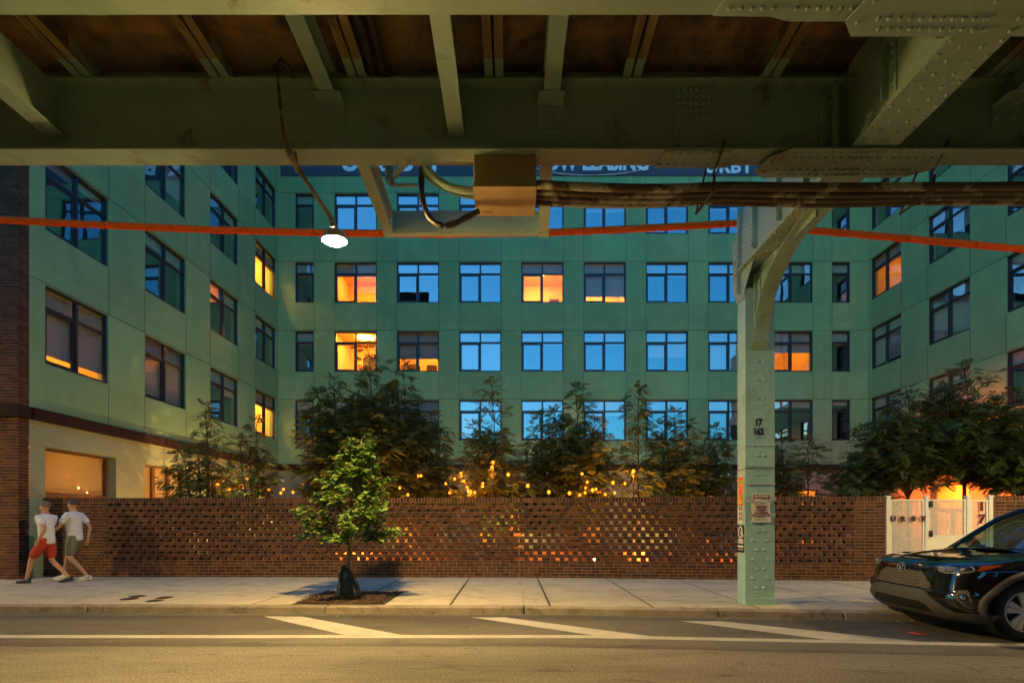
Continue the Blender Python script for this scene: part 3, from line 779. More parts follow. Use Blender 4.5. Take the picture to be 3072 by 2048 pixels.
# ================================================================== perforated brick screen along the pavement
ROW=.0677
def seg_walls():
    x0,x1,x2=-10.93,BX,7.83
    return [((x0,along(WALL0,x0)),(x1,along(WALL0,x1))),((x1,along(WALL0,x1)),(x2,along(WALL0,x2)))]
def screen(mb,A,B,solid_left,solid_right,rng):
    A=Vector((A[0],A[1],0));B=Vector((B[0],B[1],0)); d=(B-A); L=d.length; d.normalize(); n=Vector((d.y,-d.x,0))
    W=Wall(A,d,n); T=.115
    z0=SW-.03; H=1.84
    rows=27
    j=.012
    open_rows=[6+2*k for k in range(10)]
    for r in range(rows):
        za=z0+r*ROW+.0; zb=za+ROW
        if r<rows-2 and r not in open_rows or r in open_rows:
            pass
        if r in open_rows:
            k=open_rows.index(r)
            # solid ends
            for (a,b) in ((0,solid_left),(L-solid_right,L)):
                if b-a<.03: continue
                W.block(mb,a,b,za,zb,.004,T-.004,1)
                u=a
                while u<b-1e-3:
                    e=min(u+.203,b); W.block(mb,u+j/2,e-j/2,za+j/2,zb-j/2,0,T,0); u+=.203
            u=solid_left+(.0 if k%2 else .10)
            while u+.106<L-solid_right+.001:
                W.block(mb,u,u+.106,za+.001,zb-.001,rng.uniform(-.002,.003),T,0); u+=.1965
                for fi in range(-6,0):      # hole sides: shade painted as a darker brick colour
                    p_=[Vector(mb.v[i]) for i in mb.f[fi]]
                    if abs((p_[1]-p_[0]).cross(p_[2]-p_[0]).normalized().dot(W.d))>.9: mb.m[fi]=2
        elif r>=rows-2:
            if r==rows-2:   # rowlock course on top, two courses high
                W.block(mb,0,L,za,zb+ROW*.62,.004,T-.004,1)
                u=0
                while u<L-1e-3:
                    e=min(u+.0677,L); W.block(mb,u+j/2,e-j/2,za+j/2,zb+ROW*.62+.004,rng.uniform(-.003,.003),T+.003,0); u+=.0677
        else:
            W.block(mb,0,L,za,zb,.004,T-.004,1)
            u=-(.1 if r%4<2 else 0.0)
            while u<L-1e-3:
                a=max(u,0); e=min(u+.1965,L); u+=.1965
                if e-a<.02: continue
                W.block(mb,a+j/2,e-j/2,za+j/2,zb-j/2,rng.uniform(-.002,.002),T,0)
    return W
rng=random.Random(11)
mb=MB(); sw=seg_walls()
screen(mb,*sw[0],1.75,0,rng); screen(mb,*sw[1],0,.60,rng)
tag(mb.build('brick_screen_wall',[M['brick'],M['mortar'],M['brick_hole_shade']]),'long low brown brick screen wall pierced by rows of square holes, from the corner pier to the gate','brick wall')
GX0,GX1=7.86,9.93
mb=MB()
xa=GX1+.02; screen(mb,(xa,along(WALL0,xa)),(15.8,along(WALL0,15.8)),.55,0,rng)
tag(mb.build('brick_screen_wall',[M['brick'],M['mortar'],M['brick_hole_shade']]),'short length of pierced brown brick wall beyond the white gate, partly behind the black car','brick wall')

# ================================================================== white mesh gate
gA=Vector((GX0,along(WALL0,GX0),0)); gB=Vector((GX1,along(WALL0,GX1),0)); gd=(gB-gA).normalized(); gn=Vector((gd.y,-gd.x,0))
GW=Wall(gA,gd,gn); GLn=(gB-gA).length
gate=thing('gate',gA.lerp(gB,.5)+Vector((0,0,SW)),'white steel mesh gate with dark lettering in the brick wall behind the black car','gate')
gz=lambda py: CZ+(1196-py)*10.38/F
def gu(px): # along the gate line
    k=(px-1173)/F; y=(WALL0+.088*BX)/(1+.088*k); return (k*y-GX0)/gd.x
posts=[gu(2041),gu(2129.5),gu(2226),gu(2277)]
for k,u in enumerate(posts):
    mb=MB(); W_=.04 if k!=1 else .03
    GW.block(mb,u-W_,u+W_,SW,gz(1141),.0,.08); GW.block(mb,u-W_-.012,u+W_+.012,gz(1141),gz(1137.5),-.012,.092)
    mb.build('post',M['white_paint'],gate,bevel=.004)
def mesh_panel(name,u0,u1,z0,z1,nv,nh,solid=None):
    mb=MB(); t=.035
    GW.block(mb,u0,u0+t,z0,z1,.02,.06); GW.block(mb,u1-t,u1,z0,z1,.02,.06)
    GW.block(mb,u0+t,u1-t,z1-t,z1,.02,.06); GW.block(mb,u0+t,u1-t,z0,z0+t,.02,.06)
    a,b,c,e=u0+t,u1-t,z0+t,z1-t
    if solid:
        GW.block(mb,a,b,c,solid,.025,.05); GW.block(mb,a,b,solid,solid+.03,.02,.06); c=solid+.03
    for k in range(1,nv): 
        u=a+(b-a)*k/nv; GW.block(mb,u-.006,u+.006,c,e,.046,.056)
    for k in range(1,nh):
        z=c+(e-c)*k/nh; GW.block(mb,a,b,z-.009,z+.009,.046,.058)
    o=mb.build(name,M['white_paint'],gate)
    # expanded metal
    mm=MB(); p=.030
    W_,H_=b-a,e-c; w_=.0082
    s=-H_
    def line(s,sg):
        # z = s + u (sg=1) clipped ; mirrored for sg=-1
        pts=[]
        u0_=max(0,-s); u1_=min(W_,H_-s)
        if u1_-u0_<.004: return
        A=(u0_,s+u0_); B_=(u1_,s+u1_)
        if sg<0: A=(W_-A[0],A[1]); B_=(W_-B_[0],B_[1])
        P=GW.p(a+A[0],c+A[1],.04); Q=GW.p(a+B_[0],c+B_[1],.04)
        mm.bar(P,Q,w_,.003,0,up=tuple(gn))
    while s<W_+H_:
        if s<H_: line(s,1); line(s,-1)
        s+=p
    mm.build('mesh_infill',M['white_paint'],o)
    return o
mesh_panel('fixed_panel',posts[0]+.045,posts[1]-.035,SW+.06,gz(1146),6,4)
mesh_panel('door_panel',posts[1]+.04,posts[2]-.045,SW+.05,gz(1146),6,3,solid=gz(1232))
mesh_panel('number_panel',posts[2]+.045,posts[3]-.045,SW+.06,gz(1148),2,3)
for py in (1157,1225):
    mb=MB(); u=gu(2137.5); GW.block(mb,u-.028,u+.028,gz(py+7),gz(py-7),-.025,.0); mb.tube([GW.p(u,gz(py+8),-.03),GW.p(u,gz(py-8),-.03)],.012,8)
    mb.build('hinge',M['black_metal'],gate)
for ch,px in zip('URBY',(2051,2073.5,2098,2120)):
    mb=MB(); put_text(mb,ch,.135,GW.p(gu(px),gz(1191),-.004),gd,(0,0,1),bold=.009,extrude=.012); mb.build('letter',M['letter_brown'],gate)
for ch,py in (('1',1163.5),('7',1192)):
    mb=MB(); put_text(mb,ch,.26,GW.p(gu(2254.5),gz(py),-.006),gd,(0,0,1),bold=.007,extrude=.012); mb.build('house_number',M['letter_brown'],gate)
# ================================================================== elevated railway over the street
H0=CZ+3.80           # underside of the girders
via=thing('elevated_railway',(3.74,7.6,0),'green riveted steel elevated railway spanning the street overhead on a steel column','railway viaduct')
X0,X1=-26.,24.
def girder(Yc,fw=.24,name='girder',fancy=False):
    mb=MB()
    mb.box(X0,X1,Yc-fw/2,Yc+fw/2,H0,H0+.022)
    mb.box(X0,X1,Yc-.008,Yc+.008,H0+.022,CZ+4.52)
    mb.box(X0,X1,Yc-.115,Yc+.115,CZ+4.52,CZ+4.545)
    if fancy:
        yw=Yc-.008
        dn=(0,0,-1); fr=(0,-1,0)
        # web splice plate with its grid of rivets
        xa,xb=(1547-1173)*yw/F,(1638-1173)*yw/F
        mb.box(xa,xb,yw-.014,yw,H0+.06,CZ+4.49)
        for i in range(6):
            for k in range(9): mb.rivet((xa+.045+i*(xb-xa-.09)/5,yw-.014,H0+.11+k*.073),fr,.021,.016)
        # flange splice plates below, rivets standing down
        def plate(x0,x1,y0,y1,z,rows,pitch,cut=0,ins=.05,t=.014):
            poly=[(x0+cut*.3,y1,z),(x0,y1-cut*.25,z),(x0+cut,y0,z),(x1-cut,y0,z),(x1,y1-cut*.25,z),(x1-cut*.3,y1,z)] if cut else [(x0,y1,z),(x0+.06,y0,z),(x1-.06,y0,z),(x1,y1,z)]
            mb.prism(poly,(0,0,-t))
            for ry in rows:
                x=x0+ins+cut*.6
                while x<x1-ins-cut*.6:
                    mb.rivet((x,ry,z-t),dn,.019,.015); x+=pitch
        plate(1.53,2.32,Yc-.112,Yc+.14,H0,(Yc-.085,Yc+.085),.085)
        # top flange splice and rivets
        for x in [1.55+.085*i for i in range(8)]: mb.rivet((x,Yc-.08,CZ+4.52),dn,.017,.013)
        for x in [2.80+.075*i for i in range(9)]:
            for yy in (-.09,-.05): mb.rivet((x,Yc+yy,CZ+4.52),dn,.017,.013)
        # end angles beside the cross girder
        for sx in (-1,1):
            xx=3.68+sx*.30
            mb.box(xx-.07 if sx<0 else xx,xx if sx<0 else xx+.07,yw-.09,yw-.078,H0+.022,CZ+4.5)
            mb.box(xx-.012 if sx<0 else xx,xx if sx<0 else xx+.012,yw-.09,yw,H0+.022,CZ+4.5)
            mb.box(min(xx,xx+sx*.16),max(xx,xx+sx*.16),yw-.012,yw,H0+.05,CZ+4.5)
            for k in range(8):
                mb.rivet((xx+sx*.045,yw-.012,H0+.10+k*.078),fr,.02,.016); mb.rivet((xx+sx*.11,yw-.012,H0+.13+k*.078),fr,.02,.016)
    return mb.build(name,M['steel'],via,bevel=.003)
girder(5.24,fancy=True)
girder(3.645)
girder(2.05); girder(.45)
# gusset plates riveted under the crossing of girder and cross girder
def gusset(Yc,x0,x1,hw,z,grid=True):
    mb=MB(); t=.016; c=.16
    poly=[(x0+c*1.5,Yc-hw,z),(x1-c*.2,Yc-hw,z),(x1,Yc-hw+.06,z),(x1-c*.4,Yc+hw*.45,z),(x1-c*1.7,Yc+hw,z),(x0+c*.75,Yc+hw,z),(x0,Yc+hw*.55,z),(x0+c*.35,Yc-hw*.4,z)]
    mb.prism(poly,(0,0,-t))
    dn=(0,0,-1)
    for (yy,xs) in ((-.75,0),(-.42,.05),(.42,-.04),(.75,.02)):
        for (a,b) in ((x0+c*1.7,x0+c*1.7+.80),(x1-c*1.6-.80,x1-c*1.6)):
            n_=11
            for i in range(n_): mb.rivet((a+xs+(b-a)*i/(n_-1),Yc+hw*yy,z-t),dn,.02,.015)
    rr=random.Random(int(Yc*10))
    xc=(x0+x1)/2
    for (dx,dy) in ((-.16,-.8),(.1,-.8),(-.2,-.1),(.16,-.15),(-.12,.35),(.2,.3),(-.16,.8),(.12,.8)):
        mb.rivet((xc+dx,Yc+dy*hw,z-t),dn,.022,.017)
    mb.rivet((x0+c*.7,Yc-hw*.1,z-t),dn,.02,.015); mb.rivet((x0+c*.6,Yc+hw*.55,z-t),dn,.02,.015)
    mb.rivet((x1-c*.6,Yc-hw*.3,z-t),dn,.02,.015)
    return mb.build('gusset_plate',M['steel'],via,bevel=.002)
gusset(5.27,2.62,4.56,.215,H0-.03)
gusset(3.64,2.52,4.90,.245,H0-.03)
mb=MB(); mb.prism([(1.52,3.76,H0),(1.60,3.4,H0),(3.0,3.4,H0),(3.0,3.80,H0),(2.1,3.80,H0),(1.95,3.765,H0)],(0,0,-.015))
for i in range(12):
    if i!=5: mb.rivet((1.62+.082*i,3.70,H0-.015),(0,0,-1),.02,.015)
mb.build('gusset_plate',M['steel'],via,bevel=.002)
# fillers between flange and gusset so that nothing hangs in the air
mb=MB(); mb.box(3.0,4.3,5.14,5.34,H0-.03,H0); mb.box(3.0,4.5,3.54,3.75,H0-.03,H0); mb.build('filler_plate',M['steel'],via)

# cross girder over the column, running across the street
mb=MB(); cx=3.68; hw=.235; ye=7.80
mb.box(cx-hw,cx+hw,-9,5.05,H0-.013,H0+.0)
mb.box(cx-hw,cx+hw,5.05,ye,H0-.013,H0)
for sx in (-1,1):
    xw=cx+sx*.15
    mb.box(xw-.008,xw+.008,-9,5.225,H0+.0,CZ+4.75); mb.box(xw-.008,xw+.008,5.255,ye,H0,CZ+4.75)
    # bottom angles with rivets
    mb.box(min(xw,xw+sx*.085),max(xw,xw+sx*.085),5.40,ye,H0,H0+.014); mb.box(min(xw+sx*.008,xw+sx*.022),max(xw+sx*.008,xw+sx*.022),5.40,ye,H0+.014,H0+.10)
    for k in range(16): mb.rivet((xw+sx*.022,5.5+k*.14,H0+.06),(sx,0,0),.017,.013)
    for y in (5.9,6.5,7.15,7.6):
        mb.box(min(xw+sx*.008,xw+sx*.085),max(xw+sx*.008,xw+sx*.085),y,y+.014,H0+.1,CZ+4.75)
        for k in range(7): mb.rivet((xw+sx*.008,y+.06,H0+.16+k*.11),(sx,0,0),.017,.013)
        for k in range(6): mb.rivet((xw+sx*.05,y,H0+.18+k*.12),(0,-1,0),.017,.013)
for i in range(75):
    y=7.7-i*.125
    if 5.0<y<5.55 or 3.35<y<3.95: continue
    for xx,o in ((-.2,0),(.2,0),(-.085,.05),(.085,.05)):
        if -.2<=xx<=.2: mb.rivet((cx+xx,y+o,H0-.013),(0,0,-1),.021,.016)
mb.build('cross_girder',M['steel'],via,bevel=.002)

mb=MB()
for (y0,y1) in ((3.70,5.15),(2.1,3.6)):
    xw=cx-.158
    mb.box(xw-.014,xw,y0,y1,H0+.0,H0+.11); mb.box(xw-.014,xw,y0,y1,CZ+4.40,CZ+4.52)
    for y in (y0+.35,y0+.95):
        mb.box(xw-.08,xw,y,y+.014,H0+.11,CZ+4.40); mb.box(xw-.014,xw,y-.09,y,H0+.11,CZ+4.40)
        for k in range(7): mb.rivet((xw-.014,y-.045,H0+.17+k*.085),(-1,0,0),.019,.015)
    k=y0+.05
    while k<y1: mb.rivet((xw-.014,k,H0+.06),(-1,0,0),.019,.015); mb.rivet((xw-.014,k+.05,CZ+4.46),(-1,0,0),.019,.015); k+=.105
mb.build('girder_stiffener',M['steel'],via)
# floor beams between the girders and small clip angles
for (x,hb,w_,clip) in ((-4.72,3.985,.20,0),(-.56,3.985,.165,0),(-1.86,4.33,.16,1),(.415,4.33,.165,1),(-7.4,3.985,.2,0),(-6.1,4.33,.16,1),(6.4,4.33,.16,1),(5.15,4.33,.16,1),(8.0,3.985,.2,0)):
    mb=MB(); z=CZ+hb
    for (a,b) in ((3.655,5.232),(2.06,3.637),(.46,2.04)):
        mb.box(x-w_/2,x+w_/2,a+.004,b-.006,z,z+.018); mb.box(x-.007,x+.007,a+.002,b-.002,z+.018,CZ+4.52 if hb<4.2 else CZ+4.56)
        if hb>4.2: mb.box(x-w_/2,x+w_/2,a+.14,b-.14,CZ+4.56,CZ+4.58)
        else:
            yy=b-.004
            for sx in (-1,1):
                mb.box(min(x+sx*.007,x+sx*.095),max(x+sx*.007,x+sx*.095),yy-.012,yy,z+.03,CZ+4.5)
                for k in range(6): mb.rivet((x+sx*.055,yy-.012,z+.08+k*.085),(0,-1,0),.018,.014)
        if clip:
            mb.box(x-.135,x+.135,b-.20,b-.004,z-.014,z-.0005); mb.box(x-.135,x+.135,b-.018,b-.004,z-.24,z-.014)
            for i in (-1,1):
                for k in range(3): mb.rivet((x+i*.045,b-.05-k*.055,z-.014),(0,0,-1),.017,.013)
                mb.rivet((x+i*.09,b-.018,z-.13),(0,-1,0),.018,.014)
    mb.build('floor_beam',M['steel'],via,bevel=.003)
# rusty double angles that carry the deck; their ends over the girder are painted
for x in (-5.75,-4.38,-2.98,-1.57,-.17,1.24,2.66,4.95,6.3,7.7):
    mb=MB(); zb=CZ+4.548; zt=CZ+4.80
    for sx in (-1,1):
        for (a,b,mi) in ((-8.5,4.93,0),(4.93,5.32,1)):
            xa,xb=sorted((x+sx*.012,x+sx*.095)); mb.box(xa,xb,a,b,zb,zb+.014,mi)
            xa,xb=sorted((x+sx*.012,x+sx*.026)); mb.box(xa,xb,a,b,zb+.014,zt,mi)
    mb.build('deck_stringer',[M['rust_beam'],M['steel']],via)
# tarred cables under the deck
mb=MB()
for dx in (-.055,.055):
    pts=[(-1.36+dx+.012*math.sin(y*3),y,CZ+4.62+.012*math.sin(y*7)) for y in [-2+i*.08 for i in range(92)]]
    mb.tube(pts,[.045+.008*math.sin(i*1.9+dx*90) for i in range(92)],8)
tag(mb.build('tarred_cable',M['cable']),'pair of lumpy dark tarred cables running under the rusty railway deck','cable')
mb=MB(); mb.box(X0,X1,-8.6,5.55,CZ+4.80,CZ+5.05); mb.build('deck',M['rust'],via)
mb=MB(); mb.box(X0,X1,5.36,5.55,CZ+4.60,CZ+4.80); mb.box(X0,X1,5.5,5.56,CZ+5.05,CZ+5.6); mb.build('deck_edge',M['steel'],via)

# side bracket frame beyond the girder
fr=MB()
zb=H0
def beamY(x0,x1,w_,ht):
    fr.obox((x0-w_/2,5.36,zb),(w_,0,0),(x1-x0,1.36,0),(0,0,.016))
    fr.obox((x0-.006,5.36,zb+.016),(.012,0,0),(x1-x0,1.36,0),(0,0,ht-.032))
    fr.obox((x0-w_/2,5.36,zb+ht-.016),(w_,0,0),(x1-x0,1.36,0),(0,0,.016))
beamY(-1.58,-1.62,.13,.28); beamY(.385,.44,.13,.28)
fr.box(-1.56,.40,6.60,6.612,zb+.012,zb+.29); fr.box(-1.56,.40,6.612,6.69,zb-.002,zb+.012); fr.box(-1.56,.40,6.612,6.69,zb+.275,zb+.29)
fr.bar((-1.45,6.05,zb+.32),(-.85,5.38,zb+.35),.075,.012); fr.bar((-1.45,6.05,zb+.345),(-.85,5.38,zb+.375),.012,.07)
fr.box(-1.50,-1.40,5.98,6.06,zb+.27,zb+.9)
fr.tube([(-1.45,6.02,zb+.235),(-1.12,6.02,zb+.235)],.022,8)
for k in range(3): fr.rivet((-1.47,5.9-.1*k,zb+.30),(0,0,-1))
fr.build('bracket_frame',M['steel'],via,bevel=.002)

# ---------------------------------------------------------------- column with its knee bracket
CX0,CX1,CYF,CYB=3.518,3.963,7.515,7.765
mb=MB()
mb.box(CX0,CX1,CYF,CYF+.016,SW-.02,H0-.30)              # front cover plate
mb.box(CX0+.004,CX0+.02,CYF+.019,CYB-.018,SW-.02,H0+.3)   # side channels
mb.box(CX1-.02,CX1-.004,CYF+.019,CYB-.018,SW-.02,H0+.3)
for x0,x1 in ((CX0-.002,CX0+.075),(CX1-.075,CX1+.002)):
    mb.box(x0,x1,CYB-.015,CYB,SW-.02,H0+.3)
mb.box(CX0+.02,CX1-.02,CYF+.1,CYF+.115,SW,H0+.3)
mb.box(CX0-.0015,CX0+.006,CYF+.10,CYF+.112,SW,H0-.1)      # seam where the angles meet
# welded foot
mb.box(CX0+.01,CX1+.006,CYF-.007,CYF,SW-.02,SW+.10)
zt=H0-1.30
for k in range(-18,16):
    z=2.766+.1415*k
    if not SW+.12<z<zt: continue
    dx=.114 if k%2==0 else .054
    for s_ in (-1,1): mb.rivet((CX0+.222+s_*dx,CYF,z),(0,-1,0),.021,.017)
column=mb.build('steel_column',M['column_steel'],via,bevel=.004)
# stencilled numbers
mb=MB()
put_text(mb,'17',.135,(CX0+.20,CYF-.0025,CZ+(1196-970.5)*CYF/F),U,Z3,bold=.008,sx=.8,extrude=.001)
put_text(mb,'162',.135,(CX0+.20,CYF-.0025,CZ+(1196-991.5)*CYF/F),U,Z3,bold=.008,sx=.8,extrude=.001)
mb.build('lettering',M['black_ink'],column)
# knee bracket: curved flange, web plate, edge angles
mb=MB(); xc=3.72
A=[]; nseg=18
yb0,zb0=CYF,H0-1.235; yb1,zb1=5.98,H0-.02
for i in range(nseg+1):
    t=i/nseg; th=t*math.pi/2
    A.append((yb0-.085-(yb0-.085-yb1)*(1-math.cos(th))**1.0, zb0+.10+(zb1-zb0-.10)*math.sin(th)**.92))
fw=.115
for (a,b) in zip(A,A[1:]):
    mb.hexa([(xc-fw,a[0],a[1]),(xc+fw,a[0],a[1]),(xc+fw,a[0]+.014,a[1]+.014),(xc-fw,a[0]+.014,a[1]+.014),
             (xc-fw,b[0],b[1]),(xc+fw,b[0],b[1]),(xc+fw,b[0]+.012,b[1]+.014),(xc-fw,b[0]+.012,b[1]+.014)])
# short inclined foot of the flange
mb.hexa([(xc-fw,CYF-.012,zb0),(xc+fw,CYF-.012,zb0),(xc+fw,CYF,zb0+.0),(xc-fw,CYF,zb0),(xc-fw,A[0][0],A[0][1]),(xc+fw,A[0][0],A[0][1]),(xc+fw,A[0][0]+.014,A[0][1]),(xc-fw,A[0][0]+.014,A[0][1])])
mb.box(xc-fw-.01,xc+fw+.01,yb1-.24,yb1+.0,H0-.034,H0-.0135)
web=[(xc-.007,a,b) for a,b in A]+[(xc-.007,yb1,H0-.014),(xc-.007,CYF-.001,H0-.014),(xc-.007,CYF-.001,zb0+.1)]
mb.prism(web,(.014,0,0))
# angles along the column face and along the underside of the cross girder
for sx in (-1,1):
    x0,x1=sorted((xc+sx*.007,xc+sx*.021)); mb.box(x0,x1,CYF-.09,CYF-.002,zb0+.12,H0-.11)
    x0,x1=sorted((xc+sx*.021,xc+sx*.075)); mb.box(x0,x1,CYF-.014,CYF-.002,zb0+.12,H0-.11)
    for k in range(12): mb.rivet((xc+sx*.021,CYF-.05,zb0+.17+k*.085),(sx,0,0),.017,.013)
    x0,x1=sorted((xc+sx*.007,xc+sx*.021)); mb.box(x0,x1,yb1+.1,CYF-.1,H0-.105,H0-.016)
    for k in range(16): mb.rivet((xc+sx*.021,yb1+.16+k*.083,H0-.06),(sx,0,0),.017,.013)
mb.build('knee_bracket',M['steel'],via,bevel=.002)
# head of the column: side plates that widen into the cross girder
mb=MB()
for x in (CX0-.012,CX1):
    mb.prism([(x,CYF+.02,H0-.45),(x,CYF-.02,H0-.30),(x,CYF-.30,H0+.0),(x,CYF-.30,H0+.6),(x,CYB+.14,H0+.6),(x,CYB+.14,H0-.2),(x,CYB+.0,H0-.45)],(.012,0,0))
    sx=-1 if x<3.7 else 1; xf=x if sx<0 else x+.012
    for k in range(7):
        mb.rivet((xf,CYF+.04,H0-.26+k*.11),(sx,0,0)); mb.rivet((xf,CYB-.02,H0-.26+k*.11),(sx,0,0)); mb.rivet((xf,CYF-.2+.0*k,H0+.05+k*.08),(sx,0,0))
    mb.box(min(xf,xf+sx*.07),max(xf,xf+sx*.07),CYF+.10,CYF+.114,H0-.35,H0+.55)
mb.box(CX0+.02,CX1-.02,CYB-.03,CYB-.02,H0-.3,H0+.5)
mb.build('column_head',M['steel'],via,bevel=.002)

# ---------------------------------------------------------------- bands, notices and stickers on the column
def band(py,mat,name,lab,slack=0):
    z=CZ+(1196-py)*CYF/F
    mb=MB(); t=.004;h=.012
    mb.box(CX0-.006,CX1+.006,CYF-.004-t,CYF-.0035,z-h,z); mb.box(CX0-.006-t,CX0-.006,CYF-.004,CYB,z-h-.02,z-.02+0); mb.box(CX1+.006,CX1+.006+t,CYF-.004,CYB,z-h,z)
    if slack:
        mb.tube([(CX0+.02+i*.033,CYF-.012,z-.01-.035*math.sin(math.pi*i/12)) for i in range(13)],.0025,5)
    tag(mb.build(name,mat),lab,'strap','bands round the steel column')
band(1021,plain('pale_band',(.5,.55,.62),.4),'strap','pale steel band tied round the column below the stencilled numbers')
band(1073,plain('brown_band',(.16,.12,.08),.5),'strap','thin brown band with slack wire tied round the column, lower of the two',1)
# police notice
nz0,nz1=CZ+(1196-1199)*CYF/F,CZ+(1196-1134)*CYF/F; nx0,nx1=(1724.5-1173)*CYF/F,(1768-1173)*CYF/F
no=thing('paper_notice',((nx0+nx1)/2,CYF-.01,nz0),'white paper notice with red lettering taped to the steel column','notice')
mb=MB(); nxs,nys=6,9
P=lambda i,j,d:(nx0+(nx1-nx0)*i/nxs+ .004*math.sin(j*.9),CYF-.026-.005*math.sin(i*1.3+j*.8)-d,nz0+(nz1-nz0)*j/nys)
vs=[P(i,j,0) for j in range(nys+1) for i in range(nxs+1)]
mb.add(vs,[(j*(nxs+1)+i,j*(nxs+1)+i+1,(j+1)*(nxs+1)+i+1,(j+1)*(nxs+1)+i) for j in range(nys) for i in range(nxs)],0,True)
mb.add([(v[0],v[1]+.002,v[2]) for v in vs],[((j+1)*(nxs+1)+i,(j+1)*(nxs+1)+i+1,j*(nxs+1)+i+1,j*(nxs+1)+i) for j in range(nys) for i in range(nxs)],0,True)
mb.build('sheet',M['paper'],no)
nxc=(nx0+nx1)/2; nw=nx1-nx0; nh=nz1-nz0; ny=CYF-.034
red=MB(); white=MB(); pen=MB()
red.box(nx0+.02,nx1-.02,ny-.001,ny+.001,nz1-.068,nz1-.012); 
put_text(white,'NO STOPPING',.050,(nxc,ny-.003,nz1-.040),U,Z3,bold=.0015,sx=.64)
put_text(red,'TEMPORARY',.042,(nxc,ny,nz0+nh*.555),U,Z3,bold=.001,sx=.80)
put_text(red,'POLICE',.052,(nxc,ny,nz0+nh*.445),U,Z3,bold=.0015,sx=.9)
put_text(red,'REGULATION',.042,(nxc,ny,nz0+nh*.335),U,Z3,bold=.001,sx=.78)
red.box(nx0+.018,nx1-.018,ny-.001,ny+.001,nz0+nh*.215,nz0+nh*.285)
put_text(white,'VEHICLES WILL BE TOWED',.022,(nxc,ny-.003,nz0+nh*.25),U,Z3,sx=.75)
rr=random.Random(8)
for row,zz in ((0,nz0+nh*.72),(1,nz0+nh*.655)):
    x=nx0+.03
    while x<nx1-.04:
        l=rr.uniform(.01,.035); pen.tube([(x,ny,zz),(x+l*.4,ny,zz+rr.uniform(.004,.016)),(x+l*.7,ny,zz-rr.uniform(0,.008)),(x+l,ny,zz+.006)],.0022,5); x+=l+rr.uniform(.006,.02)
for zz in (nz0+nh*.13,nz0+nh*.09):
    pen.box(nx0+.03,nx1-.05,ny-.0005,ny+.0005,zz,zz+.004)
red.build('red_print',M['dark_red_ink'],no); white.build('white_lettering',M['paper'],no); pen.build('handwriting',M['black_ink'],no)
mb=MB(); tp=plain('clear_tape',(.42,.47,.42),.18)
for z in (nz1-.1,nz0+.09): mb.box(nx1-.03,CX1-.002,CYF-.0305,CYF-.0295,z,z+.05); mb.box(CX0+.01,nx0+.03,CYF-.0305,CYF-.0295,z-.02,z+.03)
mb.box(CX0,CX1,CYF-.0225,CYF-.0215,nz1+.14,nz1+.165)
mb.build('tape',tp,no)
# stickers on the left flank of the column
def sz(py): return CZ+(1196-py)*7.62/F
xs=CX0-.003
def sticker(name,lab,z0,z1,y0,y1,mat,parts=()):
    t=thing(name,(xs,(y0+y1)/2,z0),lab,'sticker','stickers on the side of the steel column')
    mb=MB(); mb.box(xs-.003,xs,y0,y1,z0,z1); mb.build('sheet',mat,t)
    return t
t=sticker('sticker','crumpled sticker sprayed orange, red and green on the side of the steel column',sz(1160),sz(1095),7.545,7.755,plain('yellow_spray',(.55,.42,.12),.6,var=.3,vscale=20))
def blob(parent,mat,cy,cz,ry,rz,seed,name='paint_blotch',nn=14):
    r_=random.Random(seed); mb=MB()
    pts=[(xs-.0035,cy+ry*math.cos(2*math.pi*k/nn)*r_.uniform(.75,1.1),cz+rz*math.sin(2*math.pi*k/nn)*r_.uniform(.75,1.1)) for k in range(nn)]
    mb.prism(pts,(-.0015,0,0)); mb.build(name,mat,parent)
spray_red=plain('red_spray',(.75,.05,.03),.5); spray_green=plain('green_spray',(.22,.42,.08),.5); spray_pink=plain('pink_spray',(.85,.10,.16),.5); spray_or=plain('orange_spray',(.75,.22,.05),.5)
blob(t,spray_red,7.65,sz(1099),.09,.028,1); blob(t,spray_green,7.65,sz(1107),.085,.028,2); blob(t,spray_or,7.655,sz(1114),.06,.035,3); blob(t,spray_pink,7.655,sz(1127),.075,.075,4); blob(t,spray_green,7.6,sz(1140),.03,.05,5); blob(t,spray_or,7.66,sz(1146),.08,.035,6); blob(t,spray_red,7.65,sz(1158),.085,.016,7)
t=sticker('sticker','pale flyer with a grid of small photographs on the side of the steel column',sz(1201),sz(1163),7.575,7.735,M['paper'])
mb=MB()
for r_ in range(3):
    for c_ in range(2): mb.box(xs-.0045,xs-.0031,7.60+c_*.06,7.645+c_*.06,sz(1195)+r_*.075,sz(1195)+r_*.075+.06)
mb.build('photo_grid',plain('photo_brown',(.22,.12,.06),.6,var=.8,vscale=30),t)
t=sticker('sticker','black poster with pale ring and the word CHOOSE on the side of the column',sz(1268),sz(1205),7.54,7.757,plain('poster_black',(.014,.014,.014),.55))
mb=MB(); cy=7.648
mb.ellipse_ring((xs-.005,cy,sz(1222)),(0,.058,0),(0,0,.085),.011,20)
mb.prism([(xs-.0035,cy+.03,sz(1216)),(xs-.0035,cy-.02,sz(1221)),(xs-.0035,cy-.005,sz(1222)),(xs-.0035,cy-.035,sz(1230)),(xs-.0035,cy+.015,sz(1224)),(xs-.0035,cy+.0,sz(1222.5))],(-.002,0,0))
for sg in (-1,1): mb.prism([(xs-.0035,cy+sg*.06,sz(1222)+sg*.05),(xs-.0035,cy+sg*.09,sz(1222)+sg*.08),(xs-.0035,cy+sg*.085,sz(1222)+sg*.02)],(-.002,0,0))
put_text(mb,'CHOOSE',.095,(xs-.0045,cy,sz(1243)),(0,-1,0),Z3,bold=.004,sx=.46,extrude=.001)
